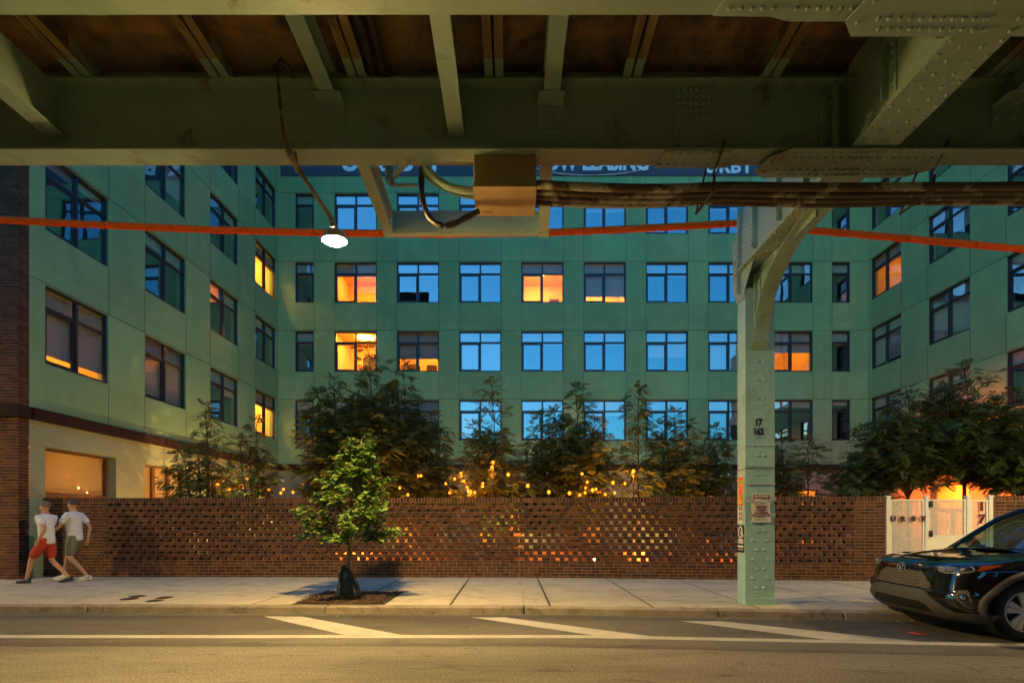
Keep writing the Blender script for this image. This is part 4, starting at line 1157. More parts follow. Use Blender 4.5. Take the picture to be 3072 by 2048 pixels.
mb.box(xs-.0045,xs-.0031,7.56,7.74,sz(1256.5),sz(1252)); mb.box(xs-.0045,xs-.0031,7.57,7.73,sz(1262),sz(1260.5))
mb.build('white_print',M['paper'],t)
# metal sign seen edge-on at the back of the column
zz0,zz1=CZ+(1196-1081)*7.7/F,CZ+(1196-1018)*7.7/F
t=thing('street_sign',(CX1+.02,7.68,zz0),'street sign plate seen edge-on, strapped to the right flank of the column','sign')
mb=MB(); mb.box(CX1+.018,CX1+.024,7.60,7.90,zz0,zz1); mb.build('sign_plate',M['tan_box'],t,bevel=.002)
mb=MB(); 
for z in (zz0+.03,zz1-.04): mb.box(CX1-.003,CX1+.018,7.64,7.67,z,z+.012)
mb.build('sign_clamp',M['dark_steel'],t)

# ---------------------------------------------------------------- street lamp hung below the girder
LPX,LPY=-1.97,5.60; LPZ=CZ+(1196-543)*LPY/F
lamp=thing('street_lamp',(LPX,LPY,LPZ),'lit street lamp on a pipe arm hanging below the railway girder','street lamp')
mb=MB()
pp=[(-2.26,5.085,H0-.055),(-2.265,5.0,H0+.03),(-2.275,4.965,H0+.2),(-2.30,4.96,H0+.5),(-2.315,4.97,H0+.74),(-2.29,4.99,H0+.80),(-2.25,5.02,H0+.76),(-2.20,5.09,H0+.70)]
mb.tube(pp,.017,8); mb.build('conduit_loop',M['conduit'],lamp)
mb=MB()
mb.tube([(-2.26,5.07,H0-.045),(-2.20,5.20,H0-.16)],.033,10); mb.tube([(-2.20,5.20,H0-.16),(LPX-.01,5.56,LPZ+.16)],.024,10)
mb.tube([(-2.245,5.10,H0-.07),(-2.24,5.11,H0-.08)],.043,10); mb.tube([(-2.20,5.195,H0-.155),(-2.195,5.205,H0-.165)],.043,10)
mb.tube([(LPX-.015,5.55,LPZ+.17),(LPX,5.60,LPZ+.06)],.034,10)
mb.build('lamp_arm',M['bracket'],lamp)
mb=MB(); mb.bar((-2.256,5.13,H0),(-2.256,5.17,H0-.09),.03,.006); mb.bar((-2.22,5.16,H0),(-2.20,5.20,H0-.17),.02,.006); mb.build('pipe_clamp',M['dark_steel'],lamp)
# hood and bowl
mb=MB(); NN=20
prof=[(.03,.080),(.075,.07),(.115,.042),(.132,.0),(.138,-.050)]
vs=[];fs=[]
for (r_,h_) in prof:
    for k in range(NN):
        t_=2*math.pi*k/NN; vs.append((LPX+r_*math.cos(t_),LPY+r_*.8*math.sin(t_),LPZ+h_))
for j in range(len(prof)-1):
    for k in range(NN): fs.append((j*NN+k,j*NN+(k+1)%NN,(j+1)*NN+(k+1)%NN,(j+1)*NN+k))
fs.append(tuple(range(NN)))
mb.add(vs,fs,0,True); mb.build('lamp_hood',M['bracket'],lamp)
mb=MB(); vs=[];fs=[]
prof=[(.112,.0),(.112,-.035),(.10,-.075),(.055,-.095)]
for (r_,h_) in prof:
    for k in range(NN):
        t_=2*math.pi*k/NN; vs.append((LPX+r_*math.cos(t_),LPY+r_*.8*math.sin(t_),LPZ+h_))
for j in range(len(prof)-1):
    for k in range(NN): fs.append(((j+1)*NN+k,(j+1)*NN+(k+1)%NN,j*NN+(k+1)%NN,j*NN+k))
fs.append(tuple(3*NN+k for k in range(NN)))
mb.add(vs,fs,0,True); mb.build('lamp_bowl',M['lamp_lens'],lamp)
mb=MB(); mb.tube([(-2.32,5.36,H0+.02),(-2.2,5.5,H0-.1),(LPX+.0,5.60,LPZ+.15)],.006,6); mb.build('stay_wire',M['wire'],lamp)

# ---------------------------------------------------------------- box and conduits under the girder
box=thing('junction_box',(-.09,5.45,CZ+3.47),'weathered tan metal junction box hanging under the railway girder','electrical box')
x0,x1=(1088-1173)*5.19/F,(1232-1173)*5.19/F
mb=MB(); mb.box(x0,x1,5.20,5.68,CZ+3.485,CZ+3.80); mb.build('box_body',M['tan_box'],box,bevel=.006)
mb=MB(); mb.box(x0-.006,x1+.006,5.185,5.695,CZ+3.462,CZ+3.482); mb.box(x0-.004,x1+.004,5.188,5.199,CZ+3.485,CZ+3.51)
for i in (0,1):
    for k in (0,1): mb.rivet(((x0+.02) if i==0 else (x1-.02),(5.21 if k==0 else 5.67),CZ+3.462),(0,0,-1),.008,.006)
mb.build('box_lid',M['tan_box'],box,bevel=.003)
mb=MB(); mb.box(x0+.06,x0+.18,5.60,5.63,CZ+3.459,CZ+3.4618); mb.build('maker_plate',plain('ochre_plate',(.26,.15,.04),.5),box)
mb=MB(); mb.box(x0+.05,x0+.09,5.3,5.34,CZ+3.80,H0+.03); mb.box(x1-.09,x1-.05,5.3,5.34,CZ+3.80,H0+.03); mb.build('hanger',M['dark_steel'],box)
for i,(dy,r_,py0) in enumerate(((.0,.043,424),(.0,.034,440),(.0,.034,452),(.0,.03,463))):
    H=3.50+.012*i; Y=H*F/(1196-py0)
    pts=[]
    for k in range(60):
        X=x1+.0+k*.19
        sag=.030*math.sin(math.pi*min(max((X-.26)/2.0,0),1))+.022*math.sin(math.pi*min(max((X-2.2)/2.2,0),1))
        pts.append((X,Y+bend(X)*.0+.006*math.sin(X*1.7+i*2),CZ+H-sag-.012*min(X,2.5)/2.5+.006*math.sin(X*2.3+i)))
    mb=MB(); mb.tube(pts,r_,10)
    tag(mb.build('conduit',M['conduit']),('thickest rusty conduit, nearest the street in the bundle right of the tan box','second rusty conduit of the sagging bundle right of the tan box','third rusty conduit of the sagging bundle right of the tan box','thinnest rusty conduit, nearest the building in the bundle right of the tan box')[i],'conduit','conduits slung under the girder')
for k,(X,lab) in enumerate(((2.12,'thin dark hanger holding the conduits left of the steel column'),(4.40,'thin dark hanger holding the conduits right of the steel column'))):
    mb=MB()
    mb.bar((X+.06,5.08,H0+.09),(X+.02,5.15,H0-.02),.02,.012); mb.bar((X+.06,5.085,H0+.045),(X-.02,5.20,CZ+3.60),.022,.012)
    mb.bar((X-.01,5.19,CZ+3.59),(X-.01,5.20,CZ+3.42),.025,.01); mb.bar((X-.01,5.19,CZ+3.425),(X-.05,5.60,CZ+3.43),.03,.01); mb.bar((X-.05,5.6,CZ+3.42),(X-.02,5.36,H0+.01),.02,.01)
    tag(mb.build('conduit_hanger',M['dark_steel']),lab,'hanger','hangers of the conduit bundle')
# bent conduits left of the box and the hanging hose
for i,(pts,r_,lab) in enumerate(((((975,370),(985,392),(1005,412),(1035,430),(1070,437),(1094,438)),.040,'upper of two bent green conduits entering the left of the tan box'),
    (((961,372),(975,397),(1000,420),(1035,438),(1070,449),(1096,453)),.030,'lower of two bent green conduits entering the left of the tan box'))):
    mb=MB(); P=[at(px,py,5.40+.1*i) for px,py in pts]
    Q=[]
    for a in range(len(P)-1):
        for k in range(4):
            t_=k/4; p0=P[max(a-1,0)];p1=P[a];p2=P[a+1];p3=P[min(a+2,len(P)-1)]
            Q.append(.5*((2*p1)+(p2-p0)*t_+(2*p0-5*p1+4*p2-p3)*t_*t_+(3*p1-p0-3*p2+p3)*t_**3))
    Q.append(P[-1]); mb.tube(Q,r_,10); tag(mb.build('bent_conduit',M['steel']),lab,'conduit','bent conduits at the tan box')
mb=MB(); P=[at(px,py,5.50) for px,py in ((968,360),(968,400),(969,440),(975,475),(990,503),(1013,517),(1040,515),(1070,500),(1100,484))]
Q=[]
for a in range(len(P)-1):
    for k in range(5):
        t_=k/5; p0=P[max(a-1,0)];p1=P[a];p2=P[a+1];p3=P[min(a+2,len(P)-1)]
        Q.append(.5*((2*p1)+(p2-p0)*t_+(2*p0-5*p1+4*p2-p3)*t_*t_+(3*p1-p0-3*p2+p3)*t_**3))
Q.append(P[-1]); mb.tube(Q,[.032+.004*math.sin(i*1.1) for i in range(len(Q))],10)
tag(mb.build('hanging_hose',M['cable']),'dark hose looping down left of the tan box under the girder','hose')

# ---------------------------------------------------------------- orange guards on the overhead line behind the column
def guard(pts,Y,lab,seed):
    rr=random.Random(seed); P=[at(px,py,Y) for px,py in pts]
    mb=MB(); Q=[]
    for a in range(len(P)-1):
        for k in range(6): Q.append(P[a].lerp(P[a+1],k/6))
    Q.append(P[-1])
    mb.tube(Q,.052,12)
    tot=0
    L=[(Q[i+1]-Q[i]).length for i in range(len(Q)-1)]; T=sum(L)
    def pt(s):
        for i,l in enumerate(L):
            if s<=l: return Q[i].lerp(Q[i+1],s/l)
            s-=l
        return Q[-1]
    s=.1
    while s<T-.2:
        p=pt(s); d=(pt(s+.1)-p).normalized()
        mb.tube([p,p+d*.09],.058,10); s+=1.12
    s=0
    dr=0.03
    while s<T-.1:      # ragged skirt of the guard
        l=rr.uniform(.03,.09); p=pt(s); q=pt(s+l); dr=rr.choice((.014,.018,.022,.022,.03))
        mb.obox(p-Vector((0,.035,.035+dr)),q-p,(0,.05,0),(0,0,dr+.01)); s+=l+rr.choice((0,.004,.01))
    tag(mb.build('line_guard',M['orange']),lab,'line guard','orange guards on the overhead line')
guard(((-700,470),(-300,486),(0,504),(250,517),(480,527),(740,534),(1000,537),(1255,534),(1480,524),(1700,512),(1735,510)),8.3,'long orange guard sleeve sagging on the overhead line left of the column',2)
guard(((1760,508),(1850,527),(2100,549),(2352,572),(2700,604)),8.3,'orange guard sleeve sloping down on the overhead line right of the column',3)

# the same lamps go on along the street, beyond both edges of the view
for k,(dx,lab) in enumerate(((-13.0,'next street lamp along the girder, beyond the brick corner pier'),(13.0,'next street lamp along the girder, beyond the parked car'))):
    c=copy_tree(lamp); c.location.x+=dx; c['label']=lab; c['group']='street lamps under the railway'
lamp['group']='street lamps under the railway'
# ================================================================== trees
def frond_template(rr,n=9,L=1.0,droop=.18):
    """one feathery compound leaf along +x, unit length: quads as (k,4,3)"""
    q=[]
    for i in range(n):
        t=.14+.86*(i+.5)/n; x=t*L; z=-droop*t*t*L
        ll=.30*L*(.65+.7*math.sin(math.pi*min(1,t*.9+.1)))
        for s in (-1,1):
            a=R(62-18*t)+rr.uniform(-.12,.12)
            d=np.array((math.cos(a),s*math.sin(a),-.22+rr.uniform(-.1,.1))); wv=np.array((-s*math.sin(a),math.cos(a),0))*.105*L
            b=np.array((x,0,z)); m=b+d*ll*.45; e=b+d*ll
            q.append((b,m+wv*.5,e,m-wv*.5))
    b=np.array((L*.96,0,-droop*L)); d=np.array((1,0,-.35)); q.append((b,b+d*.105*L+np.array((0,.03*L,0)),b+d*.26*L,b+d*.105*L-np.array((0,.03*L,0))))
    return np.array(q)
def orient(d,roll):
    d=d/np.linalg.norm(d); up=np.array((0,0,1.0))
    y=np.cross(up,d); n=np.linalg.norm(y)
    y=np.array((0,1.0,0)) if n<1e-3 else y/n
    z=np.cross(d,y); c,s=math.cos(roll),math.sin(roll)
    y2=y*c+z*s; z2=-y*s+z*c
    return np.stack((d,y2,z2),axis=1)
def quads_object(name,Q,mat,parent):
    Q=np.asarray(Q).reshape(-1,4,3); n=len(Q)
    me=bpy.data.meshes.new(name)
    me.vertices.add(n*4); me.vertices.foreach_set('co',Q.reshape(-1).astype(np.float32))
    me.loops.add(n*4); me.loops.foreach_set('vertex_index',np.arange(n*4,dtype=np.int32))
    me.polygons.add(n); me.polygons.foreach_set('loop_start',np.arange(0,n*4,4,dtype=np.int32))
    me.update(calc_edges=True); me.validate()
    me.materials.append(mat)
    o=bpy.data.objects.new(name,me); COL.objects.link(o); adopt(o,parent); return o
_rt=random.Random(77)
FRONDS=[frond_template(_rt,9,1.0,_rt.uniform(.1,.35)) for _ in range(6)]
def feather_tree(px,Y,top,hwpx,seed,label,leaders=4,density=1.0,low=.30,base=None,lean=0,fl=.31):
    rr=random.Random(seed)
    X=(px-1173)*Y/F; zt=CZ+(1196-top)*Y/F; hw=1.22*hwpx*Y/F; Hh=zt-SW
    leaders=leaders if leaders<2 else leaders+2
    t=thing('feathery_tree',(X,Y,SW),label,'tree','feathery trees in the courtyard')
    wood=MB(); Q=[]
    fork=SW+Hh*low*.55
    wood.tube([(X,Y,SW-.05),(X+rr.uniform(-.03,.03),Y,SW+(fork-SW)*.5),(X+lean*.1,Y,fork)],[.055,.045,.04],8)
    for k in range(leaders):
        ang=2*math.pi*(k+rr.uniform(-.2,.2))/leaders
        sp=hw*.45*(1 if leaders>1 else .0)*rr.uniform(.7,1.15)
        hh=zt if k==0 else SW+Hh*rr.uniform(.66,.95)
        tip=np.array((X+lean+(math.cos(ang)*sp if k else 0),Y+math.sin(ang)*sp*.8*(1 if k else 0),hh))
        b0=np.array((X+lean*.1,Y,fork))
        mid=b0*.55+tip*.45+np.array((math.cos(ang)*sp*.35,math.sin(ang)*sp*.3,0))
        def pt(s): return (1-s)**2*b0+2*s*(1-s)*mid+s*s*tip
        wood.tube([pt(i/8) for i in range(9)],[.03*(1-i/8)+.006 for i in range(9)],6)
        nb=int((22+Hh*4.6)*density)
        for b in range(nb):
            s=(.08 if low<.7 else .10)+(.90 if low<.7 else .88)*(b+rr.random()*.8)/nb
            p=pt(s); R_=hw*(.60 if leaders>1 else .9)*(.62+.55*math.sin(math.pi*min(1,s*.85+.12)))*(1-.55*s**3)*rr.uniform(.45,1.2)+.08
            a=b*2.399+k+rr.uniform(-.4,.4); el=.25+.5*s+rr.uniform(-.2,.25)
            d=np.array((math.cos(a)*math.cos(el),math.sin(a)*math.cos(el),math.sin(el)))
            e=p+d*R_; m=p+d*R_*.5+np.array((0,0,.04))
            if R_>.16: wood.tube([p,m,e+np.array((0,0,-.05*R_))],[.011,.008,.004],4,caps=False)
            nf=max(5,int(R_*15*density))
            for f in range(nf):
                u=.28+.72*(f+rr.random())/nf; q=p+(e-p)*u
                aa=a+rr.uniform(-1.35,1.35); ee=rr.uniform(-.6,.5)
                dd=np.array((math.cos(aa)*math.cos(ee),math.sin(aa)*math.cos(ee),math.sin(ee)))
                M3=orient(dd,rr.uniform(-.5,.5)); L=fl*rr.uniform(.65,1.2)*(.8+.2*(1-s))
                Q.append(FRONDS[rr.randrange(6)]@M3.T*L+q)
        for f in range(6):
            aa=f*1.05+rr.random(); ee=rr.uniform(.3,1.1); dd=np.array((math.cos(aa)*math.cos(ee),math.sin(aa)*math.cos(ee),math.sin(ee)))
            Q.append(FRONDS[rr.randrange(6)]@orient(dd,rr.uniform(-.5,.5)).T*fl*.8+tip)
    wood.build('trunk',M['bark_dark'],t)
    quads_object('crown',np.concatenate(Q),M['leaf_court'],t)
    return t
CT=[(470,13.2,932,78,1,'slim feathery tree before the lit left wing, nearest the brick pier',2,.8),
    (588,14.6,968,58,2,'smallest feathery tree near the corner of the court, in front of a lit orange window',2,.8),
    (765,15.0,872,85,3,'dark feathery tree behind the small street tree, at the edge of its dense clump',4,1.1),
    (848,14.2,800,88,4,'tallest feathery tree of the court, above the small street tree, reaching a bright orange window',4,1.1),
    (925,14.8,835,72,5,'tall dark feathery tree just behind the small street tree on its right',4,1.0),
    (1000,15.4,955,62,6,'low dark feathery tree beside a tall clump, under a grey blind window',3,1.0),
    (1130,13.4,882,82,7,'pointed feathery tree lit yellow from below, behind the pole of the bulb string',3,.95),
    (1240,15.5,955,70,8,'low feathery tree between the yellow lit tree and the broad one',3,1.0),
    (1322,14.6,893,98,9,'broad feathery tree in the middle of the court before two blue windows',5,1.0),
    (1466,14.2,892,42,10,'narrow spire shaped feathery tree behind the second bulb pole',1,1.2),
    (1548,15.2,948,75,11,'feathery tree with thin top before a blue window, left of the steel column',3,.95),
    (1640,15.6,985,70,12,'low feathery tree just left of the steel column',3,1.0),
    (1795,15.0,1000,50,13,'low feathery tree peeping out right of the steel column',2,1.0),
    (1856,14.0,1012,40,14,'smallest thin feathery tree right of the steel column',1,1.0),
    (1985,13.6,985,85,15,'feathery tree at the near edge of the big group by the gate',3,.8),
    (2085,13.2,905,98,16,'bushy feathery tree above the brick wall just left of the white gate',4,.8),
    (2215,13.0,842,118,17,'biggest bushy feathery tree standing behind the white gate',5,.85),
    (2345,12.6,905,95,18,'feathery tree above the black car, cut by the edge of the view',4,1.0)]
for (px,Y,top,hw,sd,lab,ld,den) in CT:
    feather_tree(px,Y,top,hw,sd,lab,ld,den,low=.75 if px>2050 else (.5 if px>1950 else .30))

# ---- street tree with rounded leaves
def street_tree():
    rr=random.Random(41)
    X,Y=-2.62,8.08
    t=thing('street_tree',(X,Y,SW),'small bright green street tree with a cone shaped crown in a mulch bed','tree')
    wood=MB(); zt=CZ+(1196-992)*Y/F; zb=CZ+(1196-1262)*Y/F
    top=np.array((X+.22,Y,zt-.10))
    tr=[(X+.02,Y,SW-.03),(X+.0,Y,.5),(X+.015,Y,.85),(X+.0,Y,1.25),(X+.05,Y+.02,1.8),(X+.16,Y,2.35),tuple(top)]
    wood.tube(tr,[.036,.032,.029,.026,.02,.012,.005],9)
    def trunk(z):
        for a,b in zip(tr,tr[1:]):
            if a[2]<=z<=b[2]:
                k=(z-a[2])/(b[2]-a[2]); return np.array(a)*(1-k)+np.array(b)*k
        return np.array(tr[-1])
    # leaf: heart shape with a fold and a drooping tip
    out=[(0,0),(.10,.30),(.38,.46),(.72,.33),(1.0,0)]
    V=[];Fc=[]
    def leaf(p,d,roll,s):
        M3=orient(np.array(d),roll); o=len(V)
        pts=[(x,y,abs(y)*.28-.25*x*x) for x,y in out]+[(x,-y,abs(y)*.28-.25*x*x) for x,y in out[1:4]]
        for q in pts: V.append(p+(M3@np.array(q))*s)
        Fc.extend([(o,o+1,o+2,o+3,o+4),(o+4,o+7,o+6,o+5,o)])
    def env(h): # crown radius against relative height
        if h<.0: return .1
        return .80*min(1,(h/.16+.30))*max(.0,(1-h**1.22))**.85
    nb=74
    for b in range(nb):
        h=(b+rr.random())/nb; z=zb+.14+(zt-zb-.14)*(h**.92)*.95
        p=trunk(max(1.06,z-.22)); a=b*2.399+rr.uniform(-.5,.5)
        Rr=env((z-zb)/(zt-zb))*rr.uniform(.72,1.16)+.05
        e=np.array((X+.02+.20*((z-zb)/(zt-zb))**1.5+math.cos(a)*Rr,Y+math.sin(a)*Rr,z+rr.uniform(-.06,.06)))
        m=(p+e)/2+np.array((0,0,.05))
        wood.tube([p,m,e],[.009,.006,.003],5,caps=False)
        nl=int(12+Rr*58)
        for k in range(nl):
            u=rr.uniform(.22,1.04)**.75; q=(1-u)**2*p+2*u*(1-u)*m+u*u*e
            aa=rr.uniform(0,6.283); q=q+np.array((math.cos(aa)*rr.uniform(.02,.12),math.sin(aa)*rr.uniform(.02,.12),rr.uniform(-.08,.06)))
            aa=a+rr.uniform(-1.6,1.6); ee=rr.uniform(-.38,.12)
            leaf(q,(math.cos(aa)*math.cos(ee),math.sin(aa)*math.cos(ee),math.sin(ee)),rr.uniform(-.35,.35),rr.choice((.045,.06,.075,.09,.1)))
    wood.build('trunk',M['bark'],t)
    mb=MB(); mb.add(V,Fc,0,False); mb.build('crown',M['leaf_street'],t)
street_tree()
# the plastic watering bag tied round its foot
def bag():
    X,Y=-2.61,8.02; rr=random.Random(9)
    mb=MB(); n=22; lv=[(.0,.175,.135),(.06,.185,.14),(.15,.165,.13),(.25,.150,.115),(.34,.140,.10),(.42,.115,.085),(.47,.075,.06),(.485,.045,.04)]
    vs=[]
    for j,(z,rx,ry) in enumerate(lv):
        for k in range(n):
            t=2*math.pi*k/n
            w_=1+.10*math.sin(3*t+j*.5)+.07*math.sin(7*t+j*1.3)+rr.uniform(-.03,.03)
            sk=.05*math.sin(j*.5)
            lf=-.055*(1-z/.5)**2 if math.cos(t)<0 else .0
            vs.append((X+math.cos(t)*rx*w_+lf-.02*(z/.48)+(.02 if z<.3 else 0),Y+math.sin(t)*ry*w_,SW+.03+z+(.045*math.cos(t+2.4) if j>=5 else 0)))
    fs=[(j*n+k,j*n+(k+1)%n,(j+1)*n+(k+1)%n,(j+1)*n+k) for j in range(len(lv)-1) for k in range(n)]
    mb.add(vs,fs,0,True)
    o=mb.build('watering_bag',M['bag']); tag(o,'crumpled dark plastic watering bag tied round the foot of the small street tree','watering bag')
    s=o.modifiers.new('s','SUBSURF'); s.levels=1; s.render_levels=1
    g=MB()
    for k in range(14):
        a=rr.uniform(-.6,.6); l=rr.uniform(.04,.10); p=Vector((X-.02+rr.uniform(-.03,.03),Y-.17+rr.uniform(-.02,.02),SW+.02)); d=Vector((math.sin(a)*.6,-.2,1)).normalized()*l
        g.add([p-Vector((.004,0,0)),p+Vector((.004,0,0)),p+d],[(0,1,2)])
    tag(g.build('grass',leaf_mat('grass_blade',(.06,.13,.02),(.1,.2,.04))),kind='stuff')
bag()

# ================================================================== bulb strings, their poles, courtyard lamps
def strand(bulbs,label,sag=.0,r=.042):
    P=[at(px,py,Y) for px,py,Y in bulbs]
    c=P[len(P)//2]
    t=thing('string_light',c,label,'string lights','strings of bulbs in the courtyard')
    w_=MB(); Q=[]
    for a,b in zip(P,P[1:]):
        for k in range(5):
            u=k/5; Q.append(a.lerp(b,u)+Vector((0,0,.11-.05*math.sin(math.pi*u))))
    Q.append(P[-1]+Vector((0,0,.11))); w_.tube(Q,.006,5); w_.build('wire',M['wire'],t)
    for p in P:
        s=MB(); s.tube([p+Vector((0,0,.11)),p+Vector((0,0,.035))],.016,7)
        so=s.build('lamp_socket',M['wire'],t)
        b=MB(); b.sphere(p,r,10,8,0,1,1,1.2); b.build('bulb',M['bulb'],so)
        l=bpy.data.lights.new('bulb_light','POINT'); l.energy=1.3; l.color=(1,.22,.02); l.shadow_soft_size=.012
        lo=bpy.data.objects.new('bulb_light',l); COL.objects.link(lo); lo.location=p-Vector((0,0,r*1.2+.045)); adopt(lo,so)
S1=[(1132,1062,12.6),(1167.5,1089.5,12.6),(1212,1115,12.6),(1260.5,1129.5,12.6),(1308,1132,12.6),(1361,1125,12.7),(1408,1108,12.8),(1455,1081.6,12.8)]
strand(S1,'string of large bulbs hanging in a deep curve between two poles behind the brick wall')
strand([(1060,1086,13.3),(1065.6,1104,13.1),(1073,1118,12.9),(1081,1128,12.8),(1090.6,1130,12.7),(1109,1110,12.6),(1130,1072,12.5)],'string of bulbs curving back from the first pole into the yellow lit tree',r=.033)
strand([(857,1104,13.1),(918,1120,13.0),(937,1135.6,13.0),(967,1092,13.1),(961,1092.5,13.4)],'string of small bulbs half hidden in the dark trees behind the street tree',r=.033)
strand([(1033,1131,13.0),(1024,1110,13.1),(1044.5,1099,13.2),(1058,1087,13.3)],'short string of small bulbs at the foot of the yellow lit tree, left end',r=.033)
strand([(1336.7,1087.7,12.7),(1349,1106.5,12.9),(1345,1120,13.1),(1344,1131,13.3),(1331.6,1136,13.5)],'string of bulbs running straight back into the court under the broad tree',r=.033)
strand([(1369,1123,13.3),(1390,1134.6,13.2),(1412,1131.5,13.1),(1435.5,1110,13.0),(1453,1086,12.9)],'string of bulbs running back from the second pole behind the spire shaped tree',r=.033)
strand([(478.5,1084,14.4),(501,1112,14.8),(527,1123,15.2),(539,1122.6,15.6),(549,1117.5,16),(560,1110,16.4),(567,1099,16.8)],'string of bulbs by the lit painted brick wall, from the slim left tree',r=.044)
strand([(514,1103,16),(560,1119,16.3),(593,1115,16.8),(602,1124.6,17),(617,1125,17.2),(645,1131.5,17.4),(651,1123,17.4),(673,1130,17.6),(695,1122.6,17.8),(696,1113,18)],'long low string of bulbs along the far left corner of the court')
for (px,Y,top,lab) in ((1132,12.62,1058,'thin black pole holding bulb strings before the yellow lit tree'),(1455,12.82,1077,'thin black pole holding bulb strings before the spire shaped tree'),(478,14.42,1080,'thin black pole holding bulb strings beside the slim left tree')):
    p=at(px,top,Y); mb=MB(); mb.tube([(p.x,Y+.02,SW-.05),(p.x,Y+.02,p.z+.15)],.022,8); mb.tube([(p.x,Y+.02,SW),(p.x,Y+.02,SW+.02)],.09,12); mb.sphere((p.x,Y+.02,p.z+.16),.03,8,6)
    tag(mb.build('light_pole',M['wire']),lab,'pole','poles of the bulb strings')
def flood(x,y,z,target,power,col,label,spot=70,blend=1.0,wall=False):
    t=thing('flood_lamp',(x,y,z),label,'flood lamp','flood lamps in the courtyard')
    d=(Vector(target)-Vector((x,y,z))).normalized(); p=Vector((x,y,z))
    mb=MB(); mb.tube([p-d*.10,p-d*.02,p+d*.05],[.05,.07,.08],12); mb.build('lamp_body',M['wire'],t)
    mb=MB(); b=Vector((x,y,SW-.02)) if not wall else p+Vector((wall,0,0)); mb.tube([b,p-d*.06],.015,6); mb.build('stake',M['wire'],t)
    l=bpy.data.lights.new('flood_light','SPOT'); l.energy=power*.42; l.color=col; l.spot_size=R(spot); l.spot_blend=blend; l.shadow_soft_size=.03
    o=bpy.data.objects.new('flood_light',l); COL.objects.link(o); o.location=p+d*.07; o.rotation_euler=d.to_track_quat('-Z','Y').to_euler(); adopt(o,t)
OR=(1,.115,.006); YE=(1,.60,.20)
flood(11.4,18.8,1.2,(15.8,18.4,2.5),1500,OR,'flood lamp on a stake lighting the right wing wall, deep in the court',75)
flood(11.6,16.2,1.2,(15.8,15.6,2.6),1500,OR,'flood lamp on a stake lighting the right wing wall behind the car',75)
flood(12.6,13.6,.3,(14.5,16.5,1.6),200,OR,'ground flood lamp between the bushy trees behind the white gate',110)
flood(-8.6,16.4,.3,(-10.3,17.0,2.2),260,YE,'ground flood lamp lighting the painted brick of the left wing',110)
flood(-8.8,13.2,.3,(-10.5,13.4,2.0),80,YE,'ground flood lamp between the two lit shop windows of the left wing',110)
flood(-.3,12.75,.25,(-.5,13.5,3.2),150,YE,'ground flood lamp shining up into the yellow lit tree',75)
flood(-6.6,13.6,.25,(-10.2,17.0,6.0),420,YE,'ground flood lamp shining up through the slim left tree',85)
flood(2.2,13.0,.25,(3.2,22.0,7.5),260,YE,'ground flood lamp shining up through the broad tree in mid court',60)
flood(6.6,13.2,.25,(9.6,22.0,7.0),260,YE,'ground flood lamp shining up behind the steel column',60)
OY=(1,.36,.06)
flood(-4.2,12.4,.25,(-4.0,14.4,2.4),480,(1,.3,.04),'ground flood lamp low behind the dark tree clump',110)
flood(3.6,12.4,.25,(3.4,14.6,2.4),520,(1,.3,.04),'ground flood lamp low under the broad tree in mid court',110)
flood(.9,12.2,.4,(1.2,13.3,.3),26,OY,'ground flood lamp lighting the brick planter in mid court',150)
flood(-2.6,12.2,.4,(-2.6,13.3,.3),24,OY,'ground flood lamp lighting the brick planter left of the first pole',150)
flood(5.6,12.0,.4,(5.6,13.0,.3),22,OY,'ground flood lamp lighting the brick planter behind the steel column',150)
flood(9.4,12.4,.3,(10.0,14.5,1.5),45,OR,'ground flood lamp glowing behind the white gate',130)
flood(-4.5,20.4,.3,(-4.3,22.2,1.9),120,(1,.47,.10),'ground flood lamp washing the foot of the back wall, left half of the court',130)
flood(.6,20.4,.3,(.6,22.2,1.9),120,(1,.47,.10),'ground flood lamp washing the foot of the back wall in mid court',130)
flood(6.2,20.4,.3,(6.2,22.2,1.9),95,(1,.47,.10),'ground flood lamp washing the foot of the back wall, right half of the court',130)
# brick planters seen through the holes of the screen
for (a,b,y,h,lab) in ((-5.2,-1.0,13.25,.42,'low orange brick planter behind the screen, under the dark tree clump'),(-.7,3.6,13.1,.45,'low orange brick planter behind the screen, under the broad tree'),(4.2,7.6,12.9,.42,'low orange brick planter behind the screen, behind the steel column')):
    t=thing('planter',((a+b)/2,y+.4,SW),lab,'planter','brick planters in the courtyard')
    mb=MB(); W_=Wall((a,y),(1,0),(0,-1)); brick_skin(mb,W_,0,b-a,SW,SW+h,thick=.12); 
    mb.box(a,b,y+.62,y+.74,SW,SW+h,1); mb.box(a,a+.1,y+.12,y+.62,SW,SW+h,1); mb.box(b-.1,b,y+.12,y+.62,SW,SW+h,1)
    mb.build('planter_wall',[M['terracotta'],M['mortar']],t)
    mb=MB(); mb.box(a+.1,b-.1,y+.12,y+.62,SW,SW+h-.06); mb.build('soil',M['mulch'],t)
# litter in the parking lane
c=Vector(((2105-1173)*5.98/F,5.98,.006)); mb=MB()
mb.add([c+Vector((-.10,.03,.02)),c+Vector((.0,-.035,0)),c+Vector((.13,-.03,.012)),c+Vector((.09,.02,.002)),c+Vector((0,.04,.03))],[(0,1,4),(1,2,3,4)])
tag(mb.build('litter',M['litter']),'scrap of red litter lying on the road before the black car','litter')

